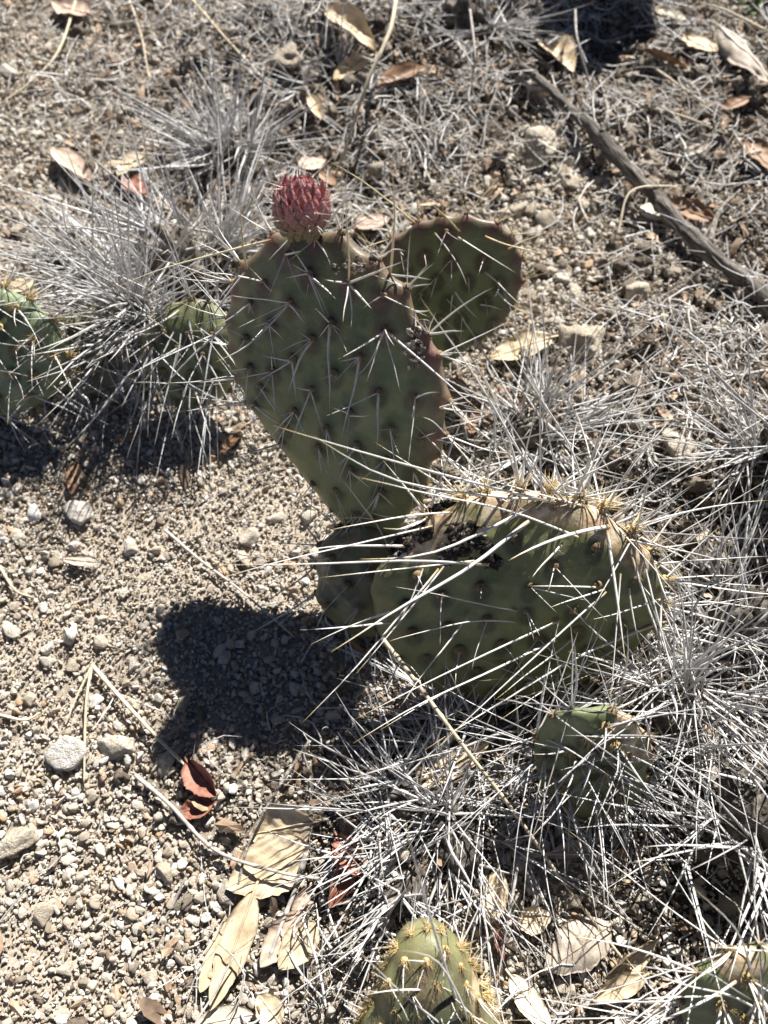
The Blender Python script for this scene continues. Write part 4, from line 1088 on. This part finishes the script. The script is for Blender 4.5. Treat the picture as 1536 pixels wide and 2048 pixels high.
# ------------------------------------------------------------------ the weathered stick, straws and twigs
def mat_bark():
    k = NT('weathered_bark'); co = k.n('Attribute', attribute_name='tco').outputs['Vector']
    n = k.noise(520, 6, co, .65, .4); n2 = k.noise(130, 4, k.obj_co())
    c = k.ramp(n, [(.34, (.035, .03, .026)), (.48, (.12, .105, .09)), (.60, (.27, .245, .215)), (.74, (.50, .47, .43))])
    c = k.mix(k.ramp(n2, [(.45, 0), (.7, .55)]), c, (.13, .11, .09))
    k.color(c); k.rough(.9); k.bump(n, .003, .9); return k.m
M['bark'] = mat_bark()
def tube_obj(name, path, rad, mat, sides=8, bump=.0, seed=0, parent=None, origin=None):
    v, f, c, al = tube_arrays(path, rad, sides, bump, seed)
    o0 = np.array(path[0]) if origin is None else np.asarray(origin)
    n = len(path); an = np.tile(np.linspace(0, 2 * math.pi, sides, endpoint=False), n)
    ln = np.concatenate([[0], np.cumsum(np.linalg.norm(np.diff(path, axis=0), axis=1))])
    tco = np.stack([np.cos(an) * np.repeat(rad, sides), np.sin(an) * np.repeat(rad, sides), np.repeat(ln, sides) * .10], 1)
    tco = np.vstack([tco, [[0, 0, 0], [0, 0, ln[-1] * .1]]])
    o = obj(name, mesh_np(name, v - o0, [f, c], True, {'along': al, 'tco': tco}), M[mat], parent)
    if parent is None: o.location = o0
    return o
pts = [GG(x, y, l) for x, y, l in ((1042, 132, .010), (1120, 200, .010), (1190, 262, .012), (1262, 345, .013), (1350, 440, .014), (1440, 520, .013), (1540, 612, .012), (1660, 730, .010))]
org = pts[0]
stick = empty('stick', org, 'weathered grey-brown stick slanting across the litter', 'stick')
path = smooth_path(pts, 90) + np.stack([.0016 * np.sin(np.linspace(0, 17, 90)), .0016 * np.sin(np.linspace(1, 25, 90)), 0 * np.linspace(0, 1, 90)], 1); rad = np.interp(np.linspace(0, 1, 90), [0, .25, .5, 1], [.0024, .0042, .0050, .0060]) * (1 + .05 * np.sin(np.linspace(0, 60, 90)) + .07 * np.sin(np.linspace(0, 23, 90)))
tube_obj('bark', path, rad, 'bark', 28, .55, 3, stick, org)
sp = [path[28] + [0, 0, .004], GG(1215, 225, .020), GG(1200, 160, .012)]
tube_obj('side_twig', smooth_path(sp, 20), np.linspace(.002, .0008, 20), 'stick', 8, .2, 5, stick, org)
sp = [path[60] + [.002, .004, .003], GG(1440, 420, .008), GG(1480, 380, .006)]
tube_obj('side_twig', smooth_path(sp, 20), np.linspace(.0022, .0008, 20), 'stick', 8, .2, 6, stick, org)

def straw(pxs, r, label, mat='straw', group=None, name='dry_straw', cat='straw', node=True):
    """pxs: (px, py, lift above the soil)"""
    pts = [GG(x, y, l) for x, y, l in pxs]
    n = 14 * (len(pts) - 1) + 6
    path = smooth_path(pts, n)
    rad = np.linspace(r, r * .55, n)
    if node:
        for k in range(6, n - 3, 17): rad[k] *= 1.35
    return tag(tube_obj(name, path, rad, mat, 7), label, cat, group)
straw([(795, -30, .05), (780, 60, .045), (735, 165, .035), (690, 300, .018), (664, 366, .004)], .0017, 'long pale straw stem with a knuckled joint leaning down to the soil')
straw([(764, 1276, .060), (840, 1375, .052), (925, 1490, .040), (1040, 1640, .024), (1135, 1775, .010), (1290, 1975, .004)], .0011, 'long kinked straw stem crossing down in front of the broad pad')
straw([(155, -10, .006), (118, 100, .007), (60, 165, .005), (-10, 215, .003)], .0011, 'pale arched straw on bare gravel')
straw([(255, -10, .006), (282, 70, .006), (298, 155, .003)], .0009, 'short pale straw with split end on bare gravel')
straw([(385, 0, .012), (450, 75, .012), (520, 150, .010), (570, 200, .004)], .0011, 'straw stem crossing a dark soil hollow')
straw([(184, 1330, .004), (245, 1400, .006), (310, 1470, .006), (400, 1560, .004)], .0012, 'forked straw arm lying over gravel to the cupped red leaf')
straw([(184, 1330, .004), (172, 1410, .006), (168, 1565, .004)], .0009, 'forked straw arm running straight over the stained stone')
straw([(182, 1335, .004), (155, 1390, .005), (130, 1450, .003)], .0007, 'short forked straw arm on open gravel')
straw([(270, 1550, .005), (340, 1610, .008), (430, 1700, .006), (560, 1745, .012), (660, 1760, .006)], .0011, 'grey curved stem passing over the large smooth tan leaf', 'straw_grey')
straw([(330, 1060, .004), (400, 1120, .004), (480, 1180, .004), (590, 1275, .003)], .0009, 'grey stem running into the dark cactus shadow', 'straw_grey')
straw([(0, 1135, .003), (30, 1180, .004), (65, 1195, .003)], .0009, 'bent pale straw piece on gravel')
straw([(612, 1705, .010), (590, 1780, .008), (555, 1870, .006), (535, 1930, .004)], .0013, 'flat grey straw lying over ribbed leaves', 'straw_grey')
straw([(940, 20, .03), (950, 110, .028), (945, 180, .01), (975, 260, .004)], .0009, 'grey jointed stem beside frayed spines', 'straw_grey')
straw([(1150, 20, .03), (1155, 80, .03), (1180, 170, .012), (1195, 215, .004)], .0010, 'grey hooked stem in front of the black mound', 'straw_grey')
straw([(1235, 470, .01), (1260, 385, .022), (1330, 372, .022), (1360, 378, .014)], .0008, 'thin tan arching strip against the weathered stick')
straw([(1300, 130, .006), (1400, 200, .006), (1470, 245, .004)], .0009, 'pale straight straw above the weathered stick')
straw([(1280, 210, .006), (1370, 235, .006), (1450, 268, .003)], .0014, 'thick pale straw piece above the weathered stick')
straw([(1530, 60, .01), (1450, 20, .012), (1400, 5, .006)], .0011, 'pale straw beside the green herb')
straw([(0, 1430, .003), (50, 1440, .004), (80, 1425, .003)], .0008, 'short tan straw curved on gravel')
straw([(420, 1140, .014), (500, 1115, .012), (560, 1112, .010), (610, 1080, .006)], .0004, 'fine dark forked twig at the pad foot', 'stick', name='thin_twig', cat='twig')
straw([(440, 1075, .012), (470, 1105, .012), (530, 1118, .010)], .0004, 'fine dark side twig beside the flat white chip', 'stick', name='thin_twig', cat='twig')
straw([(620, 1480, .012), (560, 1570, .012), (500, 1680, .010), (470, 1800, .004)], .0009, 'dark thin twig above the large smooth tan leaf', 'stick', name='thin_twig', cat='twig')
straw([(245, 150, .003), (225, 250, .004), (175, 380, .003)], .0012, 'dark grey stalk lying on gravel near the pink boat leaf', 'stick', name='thin_twig', cat='twig')

# the low green herb at the top corner
hp = GG(1530, 15)
herb = empty('green_herb', hp, 'small bright green leafy herb', 'herb')
r = np.random.default_rng(5)
for q in range(70):
    b = np.array([r.normal(0, .016), r.normal(0, .012) + .006, 0.002]); d = unit([r.normal(0, .7), r.normal(-.2, .6), r.uniform(.4, 1.2)]); L = r.uniform(.008, .018)
    x = unit(np.cross(d, [0, 0, 1.0])); nn = np.cross(x, d)
    t = np.linspace(0, 1, 6); w = np.sin(t * 3.0 + .12) * L * .16
    P_ = b + t[:, None] * L * d - (t ** 2)[:, None] * L * .25 * np.array([0, 0, 1])
    v = np.concatenate([P_ - x * w[:, None], P_ + nn * L * -.05, P_ + x * w[:, None]])
    f = [[k, k + 1, k + 7, k + 6] for k in range(5)] + [[k + 6, k + 7, k + 13, k + 12] for k in range(5)]
    obj('leaflet', mesh_np('leaflet', v, np.array(f)), M['green_leaf'], herb)

# ------------------------------------------------------------------ loose litter nobody could count
def strands(name, n, mat, label, length, rad, litter_pow, lift, straight=False, seed=0):
    r = np.random.default_rng(seed)
    x, y = spread_xy(r, n); n = len(x)
    px, py = px_of(x, y); cl = fbm(np.stack([x, y, 0 * x], 1) * 26, 3, 50 + seed)
    keep = r.random(n) < litterness(px, py) ** litter_pow * np.clip(.42 + 1.5 * cl, .04, 1)
    x, y = x[keep], y[keep]; n = len(x)
    ns, sd_ = (5, 4)
    t = np.linspace(0, 1, ns)
    L = length[0] + (length[1] - length[0]) * r.random(n) ** 2
    th = r.uniform(0, 2 * math.pi, n); k = r.normal(0, .12 if straight else .75, n); k2 = r.normal(0, .05 if straight else .5, n)
    h0 = r.random(n) ** 1.6 * lift * (.6 + 2.2 * np.clip(cl[keep], 0, .8)); tilt = r.normal(0, .2, n)
    ang = th[:, None] + k[:, None] * (t - .5) + k2[:, None] * np.sin(t * 5)
    step = L[:, None] / (ns - 1)
    dx = np.cos(ang) * step; dy = np.sin(ang) * step
    X_ = x[:, None] + np.cumsum(dx, 1) - dx.sum(1)[:, None] / 2; Y_ = y[:, None] + np.cumsum(dy, 1) - dy.sum(1)[:, None] / 2
    rr_ = rad[0] + (rad[1] - rad[0]) * r.random(n) ** 2
    gmid = hgt(X_.ravel(), Y_.ravel()).reshape(X_.shape)
    flatz = gmid.mean(1)[:, None] * .4 + gmid * .6
    Z_ = np.maximum(flatz + .0008 + h0[:, None] + tilt[:, None] * (t - .5) * L[:, None] , gmid + .0004)
    taper = (1 - .75 * t) if straight else np.array([.7, 1, 1, .95, .6])
    nxv = -np.sin(ang); nyv = np.cos(ang)
    V = np.empty((n, ns, sd_, 3))
    for q in range(sd_):
        a = q * 2 * math.pi / sd_ + .4
        w = rr_[:, None] * taper
        V[:, :, q, 0] = X_ + nxv * math.cos(a) * w; V[:, :, q, 1] = Y_ + nyv * math.cos(a) * w; V[:, :, q, 2] = Z_ + math.sin(a) * w * .8
    i, j = np.meshgrid(np.arange(ns - 1), np.arange(sd_), indexing='ij'); j2 = (j + 1) % sd_
    f = np.stack([i * sd_ + j, i * sd_ + j2, (i + 1) * sd_ + j2, (i + 1) * sd_ + j], -1).reshape(-1, 4)
    F = (f[None] + (np.arange(n) * ns * sd_)[:, None, None]).reshape(-1, 4)
    o = obj(name, mesh_np(name, V.reshape(-1, 3), F, True, {'rnd': np.repeat(r.random(n), ns * sd_), 'along': np.tile(np.repeat(t, sd_), n)}), M[mat])
    return tag(o, label, 'litter', None, 'stuff')
strands('dry_litter', 30000, 'litter', 'thin grey dry grass bits strewn over the soil', (.006, .050), (.00020, .00075), 1.2, .010, seed=1)
strands('fallen_spines', 7500, 'dead_spine', 'loose grey spines fallen among the litter', (.02, .075), (.00038, .00075), 2.0, .012, True, seed=2)

def flakes(n, seed):
    r = np.random.default_rng(seed)
    x, y = spread_xy(r, n); n = len(x)
    px, py = px_of(x, y); keep = r.random(n) < litterness(px, py) ** .9
    x, y = x[keep], y[keep]; n = len(x)
    s = .0010 + .0038 * r.random(n) ** 2.5
    m = 7; an = np.linspace(0, 2 * math.pi, m, endpoint=False)
    rad = r.uniform(.55, 1.1, (n, m)) * s[:, None]
    lx = np.cos(an) * rad * r.uniform(1.0, 2.6, (n, 1)); ly = np.sin(an) * rad * .7
    lz = r.normal(0, .24, (n, m)) * s[:, None]
    a = r.uniform(0, 6.28, n)[:, None]; tx = r.normal(0, .35, n)[:, None]; ty = r.normal(0, .35, n)[:, None]
    wx = lx * np.cos(a) - ly * np.sin(a); wy = lx * np.sin(a) + ly * np.cos(a); wz = lz + wx * tx + wy * ty
    z0 = hgt(x, y)[:, None] + .0012 + r.random((n, 1)) ** 2 * .006
    top = np.stack([x[:, None] + wx, y[:, None] + wy, z0 + wz], -1)
    ctr = np.stack([x, y, z0[:, 0] + .12 * s], -1)[:, None]
    V = np.concatenate([top, ctr, top - [0, 0, .0003]], 1)
    K = 2 * m + 1
    f3 = np.array([[q, (q + 1) % m, m] for q in range(m)]); f4 = np.array([[q, m + 1 + q, m + 1 + (q + 1) % m, (q + 1) % m] for q in range(m)])
    o_ = (np.arange(n) * K)[:, None, None]
    o = obj('leaf_flakes', mesh_np('leaf_flakes', V.reshape(-1, 3), [(f3[None] + o_).reshape(-1, 3), (f4[None] + o_).reshape(-1, 4)], False, {'rnd': np.repeat(r.random(n), K)}), M['flake'])
    tag(o, 'brown crumbled bits of leaf and bark over the soil', 'litter', None, 'stuff')
flakes(5200, 3)
